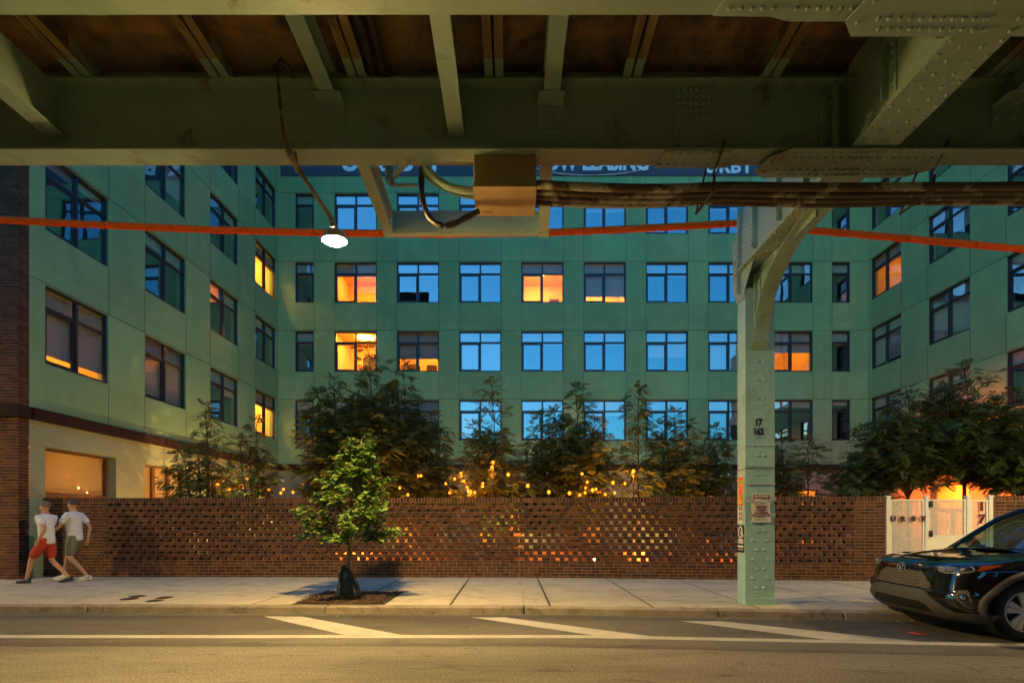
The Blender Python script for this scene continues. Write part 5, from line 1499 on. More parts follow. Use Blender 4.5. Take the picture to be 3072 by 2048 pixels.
# ================================================================== two walkers
def skin(nodes,edges,name,mat,parent=None,levels=2,root=None):
    me=bpy.data.meshes.new(name); ks=list(nodes); ix={k:i for i,k in enumerate(ks)}
    me.from_pydata([nodes[k][0] for k in ks],[(ix[a],ix[b]) for a,b in edges],[])
    o=bpy.data.objects.new(name,me); COL.objects.link(o)
    m=o.modifiers.new('skin','SKIN'); m.use_smooth_shade=True
    sv=me.skin_vertices[0].data
    for k in ks:
        r=nodes[k][1]; r=r if isinstance(r,tuple) else (r,r); sv[ix[k]].radius=r
    for i in range(len(ks)): sv[i].use_root=False
    sv[ix[root or ks[0]]].use_root=True
    s=o.modifiers.new('sub','SUBSURF'); s.levels=levels; s.render_levels=levels
    dg=bpy.context.evaluated_depsgraph_get(); nm=bpy.data.meshes.new_from_object(o.evaluated_get(dg))
    bpy.data.objects.remove(o); nm.name=name; nm.materials.clear(); nm.materials.append(mat)
    nm.polygons.foreach_set('use_smooth',[True]*len(nm.polygons))
    o=bpy.data.objects.new(name,nm); COL.objects.link(o)
    if parent is not None: adopt(o,parent)
    return o
def walker(cx,cy,h,label,hairm,shortm,shoem,leg,arm,shirt_hem=.86,turn=0.0,shorts_end=.40):
    s=h/1.75
    def W(f,l,u): return (cx-f*s, cy+l*s, SW+u*s)   # f forward (towards -X), l towards the wall
    nd={}; ed=[]
    def n(k,f,l,u,r): nd[k]=(W(f,l,u),tuple(x*s for x in r) if isinstance(r,tuple) else r*s)
    def e(*ks):
        for a,b in zip(ks,ks[1:]): ed.append((a,b))
    pel=.93
    n('pelvis',0,0,pel,.115); n('waist',.0,0,1.07,.108); n('chest',.02,0,1.26,.125); n('nb',.015,0,1.42,.07); n('neck',.03,0,1.50,.05)
    n('jaw',.05,0,1.565,.066); n('head',.045,0,1.635,.088); n('crown',.035,0,1.70,.066)
    e('pelvis','waist','chest','nb','neck','jaw','head','crown')
    n('nose',.145,0,1.63,.013); e('head','nose')
    for sd,l in (('l',-1),('r',1)):
        n('ear'+sd,.03,l*.088,1.63,.016); e('head','ear'+sd)
        n('sh'+sd,.01,l*.165,1.41,.056); e('nb','sh'+sd)
        (ef,eu),(wf,wu)=arm[sd]
        n('el'+sd,ef,l*.215,eu,.040); n('wr'+sd,wf,l*.20,wu,.027); e('sh'+sd,'el'+sd,'wr'+sd)
        dx,du=(wf-ef),(wu-eu); k=math.hypot(dx,du); dx/=k;du/=k
        n('pa'+sd,wf+dx*.06,l*.195,wu+du*.06,(.036,.018)); e('wr'+sd,'pa'+sd)
        for i,(o_,L_) in enumerate(((-.026,.070),(-.009,.082),(.009,.078),(.026,.062))):
            a=f'f{i}{sd}'; b=f'g{i}{sd}'
            n(a,wf+dx*.105-du*o_*.9,l*.19,wu+du*.105+dx*o_*.9,.0095); n(b,wf+dx*(.105+L_*.8)-du*o_+.02,l*.175,wu+du*(.105+L_*.8)+dx*o_,.008); e('pa'+sd,a,b)
        n('t0'+sd,wf+dx*.055+.03,l*.18,wu+du*.055,.011); n('t1'+sd,wf+dx*.10+.045,l*.17,wu+du*.10,.009); e('pa'+sd,'t0'+sd,'t1'+sd)
        n('hip'+sd,0,l*.085,pel-.05,.088); e('pelvis','hip'+sd)
        (kf,ku),(af,au),(tf,tu)=leg[sd]
        n('th'+sd,kf*.5,l*.09,(pel-.05+ku)/2,.075); n('kn'+sd,kf,l*.09,ku,.054); n('ca'+sd,kf+(af-kf)*.35-.012,l*.09,ku+(au-ku)*.35,.052); n('an'+sd,af,l*.09,au,.033); n('to'+sd,tf,l*.095,tu,.028)
        e('hip'+sd,'th'+sd,'kn'+sd,'ca'+sd,'an'+sd,'to'+sd)
    body=skin(nd,ed,'person',M['skin'],root='pelvis'); tag(body,label,'person')
    # shirt
    c={};ce=[]
    def m(k,f,l,u,r): c[k]=(W(f,l,u),tuple(x*s for x in r) if isinstance(r,tuple) else r*s)
    m('w',0,0,1.05,(.150,.140)); m('h',0,0,shirt_hem-.02,(.180,.165)); m('c',.02,0,1.26,(.158,.140)); m('s',.015,0,1.42,.10); m('n',.02,0,1.475,.066)
    ce+=[('w','h'),('w','c'),('c','s'),('s','n')]
    for sd,l in (('l',-1),('r',1)):
        m('sh'+sd,.01,l*.17,1.405,.072); (ef,eu),_=arm[sd]; m('sl'+sd,.01+(ef-.01)*.75,l*.212,1.405+(eu-1.405)*.75,.074); ce+=[('s','sh'+sd),('sh'+sd,'sl'+sd)]
    skin(c,ce,'shirt',M['shirt'],body,root='w')
    c={};ce=[]
    m('p',0,0,.93,(.165,.145)); m('t',0,0,1.02,.142); ce.append(('p','t'))
    for sd,l in (('l',-1),('r',1)):
        (kf,ku),_,_2=leg[sd]; q=shorts_end
        m('hp'+sd,0,l*.085,.86,.108); m('m'+sd,kf*.55,l*.092,.88+(ku-.88)*.55,.098); m('k'+sd,kf*.93,l*.094,.88+(ku-.88)*.93,.092); ce+=[('p','hp'+sd),('hp'+sd,'m'+sd),('m'+sd,'k'+sd)]
    skin(c,ce,'shorts',shortm,body,root='p')
    # shoes: shaped upper on a sole
    for sd,l in (('l',-1),('r',1)):
        _,(af,au),(tf,tu)=leg[sd]
        A=Vector(W(af,l*.09,au)); T=Vector(W(tf,l*.095,tu)); d=(T-A); pit=math.atan2(d.z,math.hypot(d.x,d.y))
        mb=MB(); n_=12
        ank=au; rot=R(0) 
        # pitch of the foot: flat when planted, heel lifted when trailing
        lift=max(0,au-.085)
        ph=math.atan2(lift,.2)
        prof=[(-.075,.0,.036,.085),(-.05,.0,.040,.095),(0,.0,.041,.092),(.06,0,.043,.070),(.12,0,.048,.052),(.17,0,.045,.042),(.205,0,.028,.030)]
        base=Vector(W(af,l*.09,0)); base.z=SW
        vs=[];fs=[]
        toe=.12
        def tr(x,y,z):
            # rotate about the ball of the foot
            x0=x-toe; xr=toe+x0*math.cos(ph)-z*math.sin(ph)*-1*0 ; zr=z*math.cos(ph)+(-x0)*math.sin(ph)
            xr=toe+x0*math.cos(ph)+z*math.sin(ph)
            if x>toe: xr,zr=x,z
            return (base.x-xr*s,base.y+y*s,SW+.004+zr*s)
        for (x,y,w_,hh) in prof:
            for k in range(n_):
                t=2*math.pi*k/n_
                vs.append(tr(x,w_*math.cos(t),max(.016,hh*.5+hh*.5*math.sin(t)+.016)))
        for j in range(len(prof)-1):
            for k in range(n_): fs.append((j*n_+k,j*n_+(k+1)%n_,(j+1)*n_+(k+1)%n_,(j+1)*n_+k))
        fs+= [tuple(range(n_)),tuple(len(vs)-1-k for k in range(n_))]
        mb.add(vs,fs,0,True)
        so=MB(); 
        for a,b in zip(prof,prof[1:]):
            so.hexa([tr(a[0],-a[2],0),tr(b[0],-b[2],0),tr(b[0],b[2],0),tr(a[0],a[2],0),tr(a[0],-a[2],.022),tr(b[0],-b[2],.022),tr(b[0],b[2],.022),tr(a[0],a[2],.022)])
        o=mb.build('shoe',shoem[0],body); so.build('sole',shoem[1],o)
    # hair, brows and eyes
    mb=MB(); hc=Vector(W(.025,0,1.655)); vs=[];fs=[];nu,nv=14,7
    for j in range(nv):
        phi=(j/(nv-1))*1.75
        for i in range(nu):
            t=2*math.pi*i/nu; f_=-math.cos(t)   # forward is where cos(t) = -1
            r_=.101*s; lim=1.0 if f_<.3 else .72
            p_=phi*lim
            vs.append(hc+Vector((r_*1.04*math.sin(p_)*math.cos(t),r_*.92*math.sin(p_)*math.sin(t),r_*1.02*math.cos(p_))))
    for j in range(nv-1):
        for i in range(nu): fs.append((j*nu+i,j*nu+(i+1)%nu,(j+1)*nu+(i+1)%nu,(j+1)*nu+i))
    mb.add(vs,fs,0,True); mb.build('hair',hairm,body)
    for l in (-1,1):
        mb=MB(); mb.sphere(W(.118,l*.034,1.648),.011*s,8,6); mb.build('eye',M['hair_brown'],body)
    mb=MB(); mb.bar(W(.118,-.022,1.583),W(.118,.022,1.583),.008,.006); mb.build('mouth',plain('lip',(.3,.1,.07),.5),body)
    return body
walker(-9.43,10.18,1.66,'person in white shirt, red shorts and dark shoes striding past the brick wall',M['hair_grey'],M['shorts_red'],(M['shoe_navy'],M['sole']),
    dict(l=((.25,.50),(.35,.085),(.47,.03)),r=((-.02,.47),(-.40,.115),(-.28,.03))),dict(l=((-.16,1.16),(-.02,.94)),r=((.12,1.15),(.30,.97))),shirt_hem=.83)
walker(-9.28,10.66,1.72,'person in white shirt, olive shorts and white sneakers walking on the wall side',M['hair_brown'],M['shorts_olive'],(M['shoe_white'],M['shoe_white']),
    dict(l=((.02,.48),(-.34,.105),(-.22,.03)),r=((.23,.50),(.33,.085),(.45,.03))),dict(l=((.16,1.15),(.34,1.0)),r=((-.15,1.15),(-.12,.90))),shirt_hem=.86)
# ================================================================== black parked SUV
CARB=Vector((5.11,6.63,0)); TH=R(5.0); ZS=.945
dA=Vector((math.cos(TH),-math.sin(TH),0)); dL=Vector((-math.sin(TH),-math.cos(TH),0))
def C(a,l,z): return CARB+dA*a+dL*l+Vector((0,0,z*ZS-.035))
car=thing('parked_car',C(2.3,0,0),'shiny black SUV parked at the kerb in front of the white gate','car')
paint,ntp,bsp=new_mat('black_car_paint')
bsp.inputs['Base Color'].default_value=(.006,.006,.008,1); bsp.inputs['Roughness'].default_value=.12; bsp.inputs['Coat Weight'].default_value=1; bsp.inputs['Coat Roughness'].default_value=.015; bsp.inputs['Specular IOR Level'].default_value=.3
bump(ntp,bsp,noise(ntp,coord(ntp),1.4,1,.3),.008,.03)
plast=plain('grey_plastic',(.085,.078,.066),.62,var=.12,vscale=8,bmp=.1,bscale=90)
dark=plain('black_plastic',(.010,.010,.010),.5); rubber=plain('tyre_rubber',(.022,.021,.02),.82,var=.2,bmp=.2,bscale=40)
chrome=plain('chrome',(.75,.75,.75),.10,metal=1,var=.03); alloy=plain('alloy',(.72,.70,.65),.4,metal=.15,var=.05)
silver=plain('silver_reflector',(.5,.48,.42),.3,metal=.5)
cglass=glass('car_glass',.07,(.45,.55,.48)); lens=glass('lamp_glass',.10,(.85,.88,.9)); amber=plain('amber_lens',(.42,.07,.012),.12,var=.05,coat=1)
inner=plain('car_interior',(.03,.03,.032),.7)
def interp(t,x):
    for (a,b),(c,d) in zip(t,t[1:]):
        if x<=c: 
            k=(x-a)/(c-a) if c>a else 0; k=max(0,min(1,k)); return b+(d-b)*k
    return t[-1][1]
FRONT=[(.19,.30),(.23,.13),(.30,.055),(.40,.01),(.50,.0),(.57,.012),(.60,.035),(.70,.055),(.80,.075),(.88,.10),(.935,.15),(.975,.26),(1.0,.40)]
HALFW=[(.19,.80),(.25,.86),(.35,.905),(.55,.922),(.75,.925),(.88,.915),(.97,.885),(1.05,.86)]
LEN=4.60
def plan(z,n=60):
    a0=interp(FRONT,z); w_=interp(HALFW,z); c=.50; p=2.9
    pts=[]
    for i in range(n+1):
        t=(math.pi/2)*i/n
        l=w_*math.sin(t)**(2/p); a=a0+c*(1-math.cos(t)**(2/p)); pts.append((a,l))
    return pts,w_
_ref,_w=plan(.6,400)
_arc=[0.0]
for (a,b),(c,d) in zip(_ref,_ref[1:]): _arc.append(_arc[-1]+math.hypot(c-a,d-b))
def S(q,z,off=0.0):
    """point of the body skin: q metres round the plan from the middle of the nose, z height; off = outwards"""
    sg=1 if q>=0 else -1; q=abs(q)
    a0=interp(FRONT,z); w_=interp(HALFW,z); c=.50; p=2.9
    if q<_arc[-1]:
        lo,hi=0,len(_arc)-1
        while hi-lo>1:
            m_=(lo+hi)//2
            if _arc[m_]<=q: lo=m_
            else: hi=m_
        k=(q-_arc[lo])/max(1e-9,_arc[hi]-_arc[lo]); t=(math.pi/2)*(lo+k)/400
        l=w_*math.sin(t)**(2/p); a=a0+c*(1-math.cos(min(t,math.pi/2-1e-6))**(2/p))
        # outward direction in plan
        nl=max(1e-6,(l/w_))**(p-1)/w_; na=-max(1e-6,(1-(a-a0)/c))**(p-1)/c; h=math.hypot(nl,na); nl/=h; na/=h
    else:
        l=w_; a=a0+c+(q-_arc[-1]); nl,na=1,0
    # crease line along the flanks
    if q>_arc[-1]*.9:
        l+= .012*math.sin(math.pi*min(1,max(0,(z-.45)/.5)))
    return C(a+na*off,sg*(l+nl*off),z)
QC=_arc[-1]
def patch(mb,q0,q1,zlo,zhi,nq=16,nz=6,off=.004,mi=0,both=False,thick=0):
    """skin patch between two height curves of q"""
    for sg in ((1,-1) if both else (1,)):
        vs=[S(sg*(q0+(q1-q0)*i/nq),zlo(q0+(q1-q0)*i/nq)+(zhi(q0+(q1-q0)*i/nq)-zlo(q0+(q1-q0)*i/nq))*j/nz,off) for j in range(nz+1) for i in range(nq+1)]
        fs=[(j*(nq+1)+i,j*(nq+1)+i+1,(j+1)*(nq+1)+i+1,(j+1)*(nq+1)+i) for j in range(nz) for i in range(nq)]
        if sg>0: fs=[tuple(reversed(f)) for f in fs]
        mb.add(vs,fs,mi,True)
        if thick:
            ring=[i for i in range(nq+1)]+[(j+1)*(nq+1)-1 for j in range(1,nz+1)]+[nz*(nq+1)+i for i in range(nq-1,-1,-1)]+[j*(nq+1) for j in range(nz-1,0,-1)]
            base=len(mb.v)
            pts=[]
            for r_ in ring:
                j,i=divmod(r_,nq+1); q=q0+(q1-q0)*i/nq; z=zlo(q)+(zhi(q)-zlo(q))*j/nz
                pts+= [S(sg*q,z,off),S(sg*q,z,off-thick)]
            m_=len(ring)
            mb.add(pts,[(2*k,2*k+1,2*((k+1)%m_)+1,2*((k+1)%m_)) for k in range(m_)],mi)
def pw(*pts):
    return lambda q: interp(list(pts),q)
WAx,WZ,WR_=.80,.385,.352    # front axle, hub height, tyre radius
qw=QC+(WAx-.50-.0)            # wheel centre along the flank
ARC=.435
# lower body shell with wheel openings
mb=MB()
qs=[i*.02 for i in range(int(QC/.02))]; 
qf=list(np.linspace(0,QC,46))+list(np.linspace(QC,QC+3.55,178))[1:]
zsn=list(np.linspace(.20,1.0,41))
qrear=QC+(WAx+2.69-.50)
def in_arch(q,z):
    return math.hypot(q-qw,z-WZ)<ARC or math.hypot(q-qrear,z-WZ)<ARC
for sg in (1,-1):
    idx={}
    vs=[];fs=[]
    for j,z in enumerate(zsn):
        for i,q in enumerate(qf): idx[(i,j)]=len(vs); vs.append(S(sg*q,z))
    for j in range(len(zsn)-1):
        for i in range(len(qf)-1):
            if in_arch((qf[i]+qf[i+1])/2,(zsn[j]+zsn[j+1])/2): continue
            f=(idx[(i,j)],idx[(i+1,j)],idx[(i+1,j+1)],idx[(i,j+1)])
            fs.append(f if sg>0 else tuple(reversed(f)))
    mb.add(vs,fs,0,True)
# tail
qe=qf[-1]
vs=[S(qe*s_,z) for z in (.25,.6,1.0) for s_ in (1,-1)]
mb.add([C(4.58,.86,.25),C(4.58,-.86,.25),C(4.60,.9,.6),C(4.60,-.9,.6),C(4.52,.86,1.0),C(4.52,-.86,1.0)]+vs,[(0,1,3,2),(2,3,5,4),(6,0,2,8),(8,2,4,10),(1,7,9,3),(3,9,11,5)],0,True)
mb.build('body',paint,car)
# bonnet: crowned sheet from the nose to the windscreen
mb=MB(); na_,nl_=26,24
def hood(u,v):
    # u along (0 nose .. 1 cowl), v across (-1..1)
    zc=.952+.128*(u**.72); 
    a_edge=.20; a=a_edge+(1.29-a_edge)*u
    w_=.62+.245*min(1,u*2.2)**.8
    w_=min(w_,.872)
    l=v*w_
    aa=a+.20*(1-u)*(abs(v)**2.6)-.14*u*(abs(v)**2)*0
    z=zc-.020*(abs(v)**3)*(1-u*.3)+.016*math.exp(-((abs(v)-.62)/.10)**2)*min(1,u*3)-.012*math.exp(-(v/.35)**2)*min(1,u*2)
    if abs(v)>.93: z-=.03*((abs(v)-.93)/.07)**2
    return C(aa,l,z)
vs=[hood(i/na_,-1+2*j/nl_) for i in range(na_+1) for j in range(nl_+1)]
fs=[(i*(nl_+1)+j,(i+1)*(nl_+1)+j,(i+1)*(nl_+1)+j+1,i*(nl_+1)+j+1) for i in range(na_) for j in range(nl_)]
mb.add(vs,fs,0,True)
mb.build('bonnet',paint,car)
# shoulder strip that closes nose, wings and bonnet
mb=MB(); vs=[];fs=[]
qn=list(np.linspace(-(QC+1.0),QC+1.0,140))
for q in qn:
    top=S(q,1.0); sg=1 if q>=0 else -1
    # nearest bonnet edge point
    a=(top-CARB).dot(dA); l=(top-CARB).dot(dL)
    if abs(q)<.62: hp=hood(0,max(-1,min(1,l/.62)))
    else:
        u=max(0,min(1,(a-.30)/.99)); hp=hood(u,sg*1.0)
    for z,k in ((.90,0),(.94,.0)): vs.append(S(q,z,.001))
    mid=S(q,.972,.0)
    vs+= [mid.lerp(hp,.25)+Vector((0,0,.006)),mid.lerp(hp,.7)+Vector((0,0,.008)),hp+Vector((0,0,-.002))]
for i in range(len(qn)-1):
    for k in range(4): fs.append((i*5+k,i*5+k+1,(i+1)*5+k+1,(i+1)*5+k))
mb.add(vs,fs,0,True)
mb.build('front_wing',paint,car)
# ---- face of the car
mb=MB(); patch(mb,0,.53,pw((0,.60),(.40,.60),(.53,.56)),pw((0,.825),(.34,.825),(.44,.74),(.53,.60)),22,6,.006,0,True); 
grille=mb.build('grille',dark,car)
gm=MB(); gmat=plain('grille_bar',(.30,.27,.22),.4)
for r_ in range(9):
    z=.608+r_*.0232
    for k in range(-24,25):
        qa,qb=k*.0285-.0125+(.014 if r_%2 else 0),k*.0285+.0125+(.014 if r_%2 else 0)
        hi=interp([(0,.815),(.33,.815),(.42,.74),(.51,.605)],abs(qa)); 
        if z>hi-.006 or abs(qa)>.50 : continue
        if z<interp([(0,.60),(.40,.60),(.53,.565)],abs(qa))+.006: continue
        wv=.004*math.sin(k*1.2)
        P=[S(qa,z+wv,.012),S(qb,z+wv+.002,.017),S(qb,z+wv+.014,.017),S(qa,z+wv+.012,.012),S(qa,z+wv,.004),S(qb,z+wv,.004),S(qb,z+wv+.012,.004),S(qa,z+wv+.012,.004)]
        gm.add(P,[(0,1,2,3),(4,0,3,7),(1,5,6,2),(3,2,6,7),(0,4,5,1)],0)
gm.build('grille_bar',gmat,grille)
mb=MB(); patch(mb,0,.50,pw((0,.818),(.32,.822),(.50,.868)),pw((0,.868),(.15,.862),(.32,.858),(.50,.890)),20,3,.014,0,True,thick=.014); mb.build('grille_bar_top',paint,car)
mb=MB(); patch(mb,.0,.50,pw((0,.870),(.15,.864),(.32,.860),(.50,.892)),pw((0,.876),(.15,.870),(.32,.866),(.50,.898)),20,1,.016,0,True); mb.build('chrome_strip',chrome,car)
# round badge of three ellipses
bc=S(0,.842,.030); Ux=dL; Uz=(Vector((0,0,1))+dA*.12).normalized(); nb_=-dA
bd=MB()
bd.ellipse_ring(bc,Ux*.078,Uz*.056,.0075,28,0); bd.ellipse_ring(bc+nb_*.003,Ux*.026,Uz*.044,.0055,20,0); bd.ellipse_ring(bc+nb_*.003+Uz*.022,Ux*.046,Uz*.020,.0055,20,0)
badge=bd.build('badge',chrome,car)
bk=MB(); vs=[bc-nb_*.004+Ux*.070*math.cos(t)+Uz*.048*math.sin(t) for t in [2*math.pi*k/20 for k in range(20)]]; bk.add(vs,[tuple(range(20))]); bk.add([v-nb_*.02 for v in vs]+vs,[(k,(k+1)%20,20+(k+1)%20,20+k) for k in range(20)]); bk.build('badge_plate',plain('badge_blue',(.02,.035,.06),.25,coat=1),badge)
# headlamps
def lamp_side(sg):
    P=lambda q,z,o=.0: S(sg*q,z,o)
    lo=pw((.44,.884),(.56,.832),(.66,.812),(.86,.838),(.98,.878),(1.10,.930)); hi=pw((.44,.892),(.56,.902),(.86,.928),(.98,.940),(1.10,.946))
    hb=MB(); 
    def pt(q0,q1,lo,hi,off,mb,nq=14,nz=4):
        vs=[P(q0+(q1-q0)*i/nq,lo(q0+(q1-q0)*i/nq)+(hi(q0+(q1-q0)*i/nq)-lo(q0+(q1-q0)*i/nq))*j/nz,off) for j in range(nz+1) for i in range(nq+1)]
        fs=[(j*(nq+1)+i,j*(nq+1)+i+1,(j+1)*(nq+1)+i+1,(j+1)*(nq+1)+i) for j in range(nz) for i in range(nq)]
        if sg>0: fs=[tuple(reversed(f)) for f in fs]
        mb.add(vs,fs,0,True)
    pt(.44,.92,lo,hi,.003,hb); o=hb.build('headlight',dark,car)
    r_=MB()
    for i in range(14):
        q=.555+i*.013; 
        for j in range(3): 
            z=.845+j*.018+.012*(i/14)
            r_.sphere(P(q,z,.006),.0085,6,5)
    r_.sphere(P(.80,.875,.008),.022,12,8)
    # bright hook-shaped light guide
    ch=[(.575,.835),(.66,.822),(.76,.832),(.86,.848),(.895,.862),(.90,.880),(.875,.905),(.85,.918)]
    r_.tube([P(q,z,.009) for q,z in ch],.0075,6)
    ch=[(.46,.888),(.60,.900),(.86,.922)]
    r_.tube([P(q,z,.008) for q,z in ch],.004,6)
    r_.build('reflector',silver,o)
    a=MB(); pt(.925,1.095,lo,hi,.008,a,8,3); a.build('side_marker',amber,o)
    g=MB(); pt(.44,.925,lo,hi,.014,g); g.build('lamp_lens',lens,o)
for sg in (1,-1): lamp_side(sg)
# grey lower bumper with dark intake
mb=MB()
patch(mb,0,.50,pw((0,.43),(.40,.43),(.50,.39)),pw((0,.585),(.38,.585),(.46,.575),(.50,.545)),20,5,.022,0,True,thick=.03)
patch(mb,.44,.80,pw((.44,.44),(.54,.33),(.62,.28),(.80,.27)),pw((.44,.578),(.50,.55),(.66,.43),(.80,.335)),14,4,.026,0,True,thick=.03)
patch(mb,0,QC+.02,pw((0,.205),(.6,.205),(QC+.02,.215)),pw((0,.30),(.5,.30),(.62,.335),(.95,.345),(QC+.02,.345)),30,5,.024,0,True,thick=.03)
mb.build('lower_bumper',plast,car)
mb=MB(); patch(mb,0,.56,pw((0,.29),(.56,.30)),pw((0,.44),(.42,.44),(.50,.40),(.56,.32)),18,3,.006,0,True); it=mb.build('air_intake',dark,car)
mb=MB()
for z in (.335,.365,.395): patch(mb,0,.47,pw((0,z),(1,z)),pw((0,z+.010),(1,z+.010)),16,1,.016,0,True,thick=.01)
mb.build('intake_bar',plain('intake_grey',(.035,.033,.03),.5),it)
# fog lamp pockets
for sg in (1,-1):
    mb=MB()
    poly=[(.80,.625),(.885,.635),(.955,.52),(.965,.405),(.90,.415),(.79,.545)]
    cen=(.875,.525)
    def fill(mb,poly,cen,off,mi=0):
        n_=len(poly); dense=[]
        for a,b in zip(poly,poly[1:]+poly[:1]):
            for k in range(4): dense.append((a[0]+(b[0]-a[0])*k/4,a[1]+(b[1]-a[1])*k/4))
        n_=len(dense); vs=[S(sg*cen[0],cen[1],off)]+[S(sg*(cen[0]+(q-cen[0])*.5),cen[1]+(z-cen[1])*.5,off) for q,z in dense]+[S(sg*q,z,off) for q,z in dense]
        fs=[]
        for k in range(n_):
            k2=(k+1)%n_; fs+=[(0,1+k,1+k2),(1+k,1+n_+k,1+n_+k2,1+k2)]
        if sg>0: fs=[tuple(reversed(f)) for f in fs]
        mb.add(vs,fs,mi,True)
    fill(mb,poly,cen,.008); o=mb.build('fog_lamp',plast,car)
    mb=MB()
    for k in range(3): 
        z=.435+k*.024; mb.tube([S(sg*(.905-.012*k),z,.012),S(sg*(.955-.004*k),z,.012)],.005,6)
    c_=S(sg*.87,.545,.006); nn=(S(sg*.87,.545,.05)-c_).normalized(); u_=nn.orthogonal().normalized()
    mb.tube([c_,c_+nn*.012],.042,16); mb.build('fog_surround',dark,o)
    mb=MB(); mb.sphere(c_+nn*.010,.033,14,8,0); mb.build('fog_lens',chrome,o)
# black lip between paint and wheel
for sg in (1,-1):
    for qa,nm in ((qw,'front'),(qrear,'rear')):
        mb=MB(); n_=30; vs=[];fs=[]
        t0,t1=R(-22),R(202)
        for i in range(n_+1):
            t=t0+(t1-t0)*i/n_
            for (rr_,off) in ((ARC-.012,-.05),(ARC-.008,.020),(ARC+.03,.030),(ARC+.068,.022),(ARC+.072,.0)):
                z=max(.19,WZ+rr_*math.sin(t)); q=qa+rr_*math.cos(t)
                vs.append(S(sg*q,min(z,.99),off))
        for i in range(n_):
            for k in range(4):
                f=(i*5+k,i*5+k+1,(i+1)*5+k+1,(i+1)*5+k); fs.append(f if sg<0 else tuple(reversed(f)))
        mb.add(vs,fs,0,True); mb.build('wheel_arch_trim',plast,car)
        # dark liner
        mb=MB(); vs=[];fs=[]
        for i in range(n_+1):
            t=R(-40)+R(260)*i/n_
            for dl_ in (-.02,.36):
                p=S(sg*(qa+(ARC-.002)*math.cos(t)),.6,-dl_); zz=max(.12,WZ+(ARC-.002)*math.sin(t)); vs.append(Vector((p.x,p.y,zz*ZS-.035)))
        for i in range(n_): fs.append((2*i,2*i+1,2*i+3,2*i+2))
        vs2=[v for k,v in enumerate(vs) if k%2]; mb.add(vs,fs); mb.add(vs2,[tuple(range(len(vs2)))])
        mb.build('wheel_liner',dark,car)
# side sills and underbody
mb=MB()
patch(mb,qw+ARC+.04,qrear-ARC-.04,pw((0,.20),(9,.20)),pw((0,.33),(9,.33)),30,3,.02,0,True,thick=.03); mb.build('sill',plast,car)
mb=MB(); mb.obox(C(.45,-.55,.22),dA*3.9,dL*1.1,(0,0,.2)); mb.obox(C(.25,-.62,.205),dA*.5,dL*1.24,(0,0,.05)); mb.build('underbody',dark,car)
# wheels
def wheel(a,l,sg):
    c=C(a,l,0); c.z=.352*ZS; out=dL*sg
    up=Vector((0,0,1)); fw=dA
    def ring(r,o,n=56): return [c+out*o+(fw*math.cos(2*math.pi*k/n)+up*math.sin(2*math.pi*k/n))*(r*ZS) for k in range(n)]
    def loft(mb,prof,n=56,mi=0,cap=False):
        vs=[]
        for r,o in prof: vs+=ring(r,o,n)
        fs=[(j*n+k,j*n+(k+1)%n,(j+1)*n+(k+1)%n,(j+1)*n+k) for j in range(len(prof)-1) for k in range(n)]
        if cap: fs.append(tuple((len(prof)-1)*n+k for k in range(n)))
        mb.add(vs,fs,mi,True)
    w_=MB(); loft(w_,[(.215,-.21),(.30,-.22),(.345,-.20),(.352,-.15),(.352,-.05),(.346,-.012),(.330,.008),(.30,.016),(.272,.014),(.250,.006),(.243,-.006)])
    for k in range(72):   # tread blocks
        t=2*math.pi*k/72
        for (o0,o1) in ((-.205,-.16),(-.15,-.11),(-.10,-.06),(-.05,-.004)):
            p=c+(fw*math.cos(t)+up*math.sin(t))*(.352*ZS); tt=(-fw*math.sin(t)+up*math.cos(t)); rr_=(fw*math.cos(t)+up*math.sin(t))
            w_.obox(p+out*o0-tt*.011-rr_*.006,tt*.022,out*(o1-o0),rr_*.011)
    tyre_name='wheel'
    root=w_.build('wheel',rubber,car)
    rm=MB(); loft(rm,[(.243,-.006),(.241,.010),(.231,.012),(.223,.002),(.219,-.02),(.215,-.20)])
    # five split spokes
    for k in range(5):
        t=2*math.pi*k/5+.33
        for ds in (-1,1):
            ta=t+ds*.085; tb=t+ds*.245
            def pp(r,an,o): return c+(fw*math.cos(an)+up*math.sin(an))*(r*ZS)+out*o
            wa,wb=.15/1.0,.085
            A=[pp(.055,t+ds*.02,.004),pp(.055,t+ds*.55,.004),pp(.222,t+ds*.36,.006),pp(.222,t+ds*.035,.010)]
            B=[p-out*.03 for p in A]
            m_=[(A[i]) for i in range(4)]
            rm.add(A+B,[(0,1,2,3),(7,6,5,4),(0,4,5,1),(1,5,6,2),(2,6,7,3),(3,7,4,0)],0)
    loft(rm,[(.068,-.03),(.068,.0),(.060,.006),(.034,.006),(.030,.0)],24,0,True)
    for k in range(5):
        t=2*math.pi*k/5+.33+math.pi/5
        p=c+(fw*math.cos(t)+up*math.sin(t))*.052+out*.004; rm.tube([p,p+out*.006],.008,8)
    ro=rm.build('rim',alloy,root)
    hb=MB(); loft(hb,[(.030,.0),(.028,.010),(.02,.013)],20,0,True); hb.build('hub_cap',plain('hub_grey',(.12,.12,.12),.3),ro)
    bk=MB(); loft(bk,[(.20,-.19),(.03,-.19)],40); loft(bk,[(.155,-.06),(.155,-.075),(.04,-.075)],40); loft(bk,[(.155,-.06),(.05,-.06)],40); bk.build('brake_disc',plain('brake',(.09,.085,.08),.45,metal=.6),root)
for a in (WAx,WAx+2.69):
    for sg in (1,-1): wheel(a,sg*.905,sg)
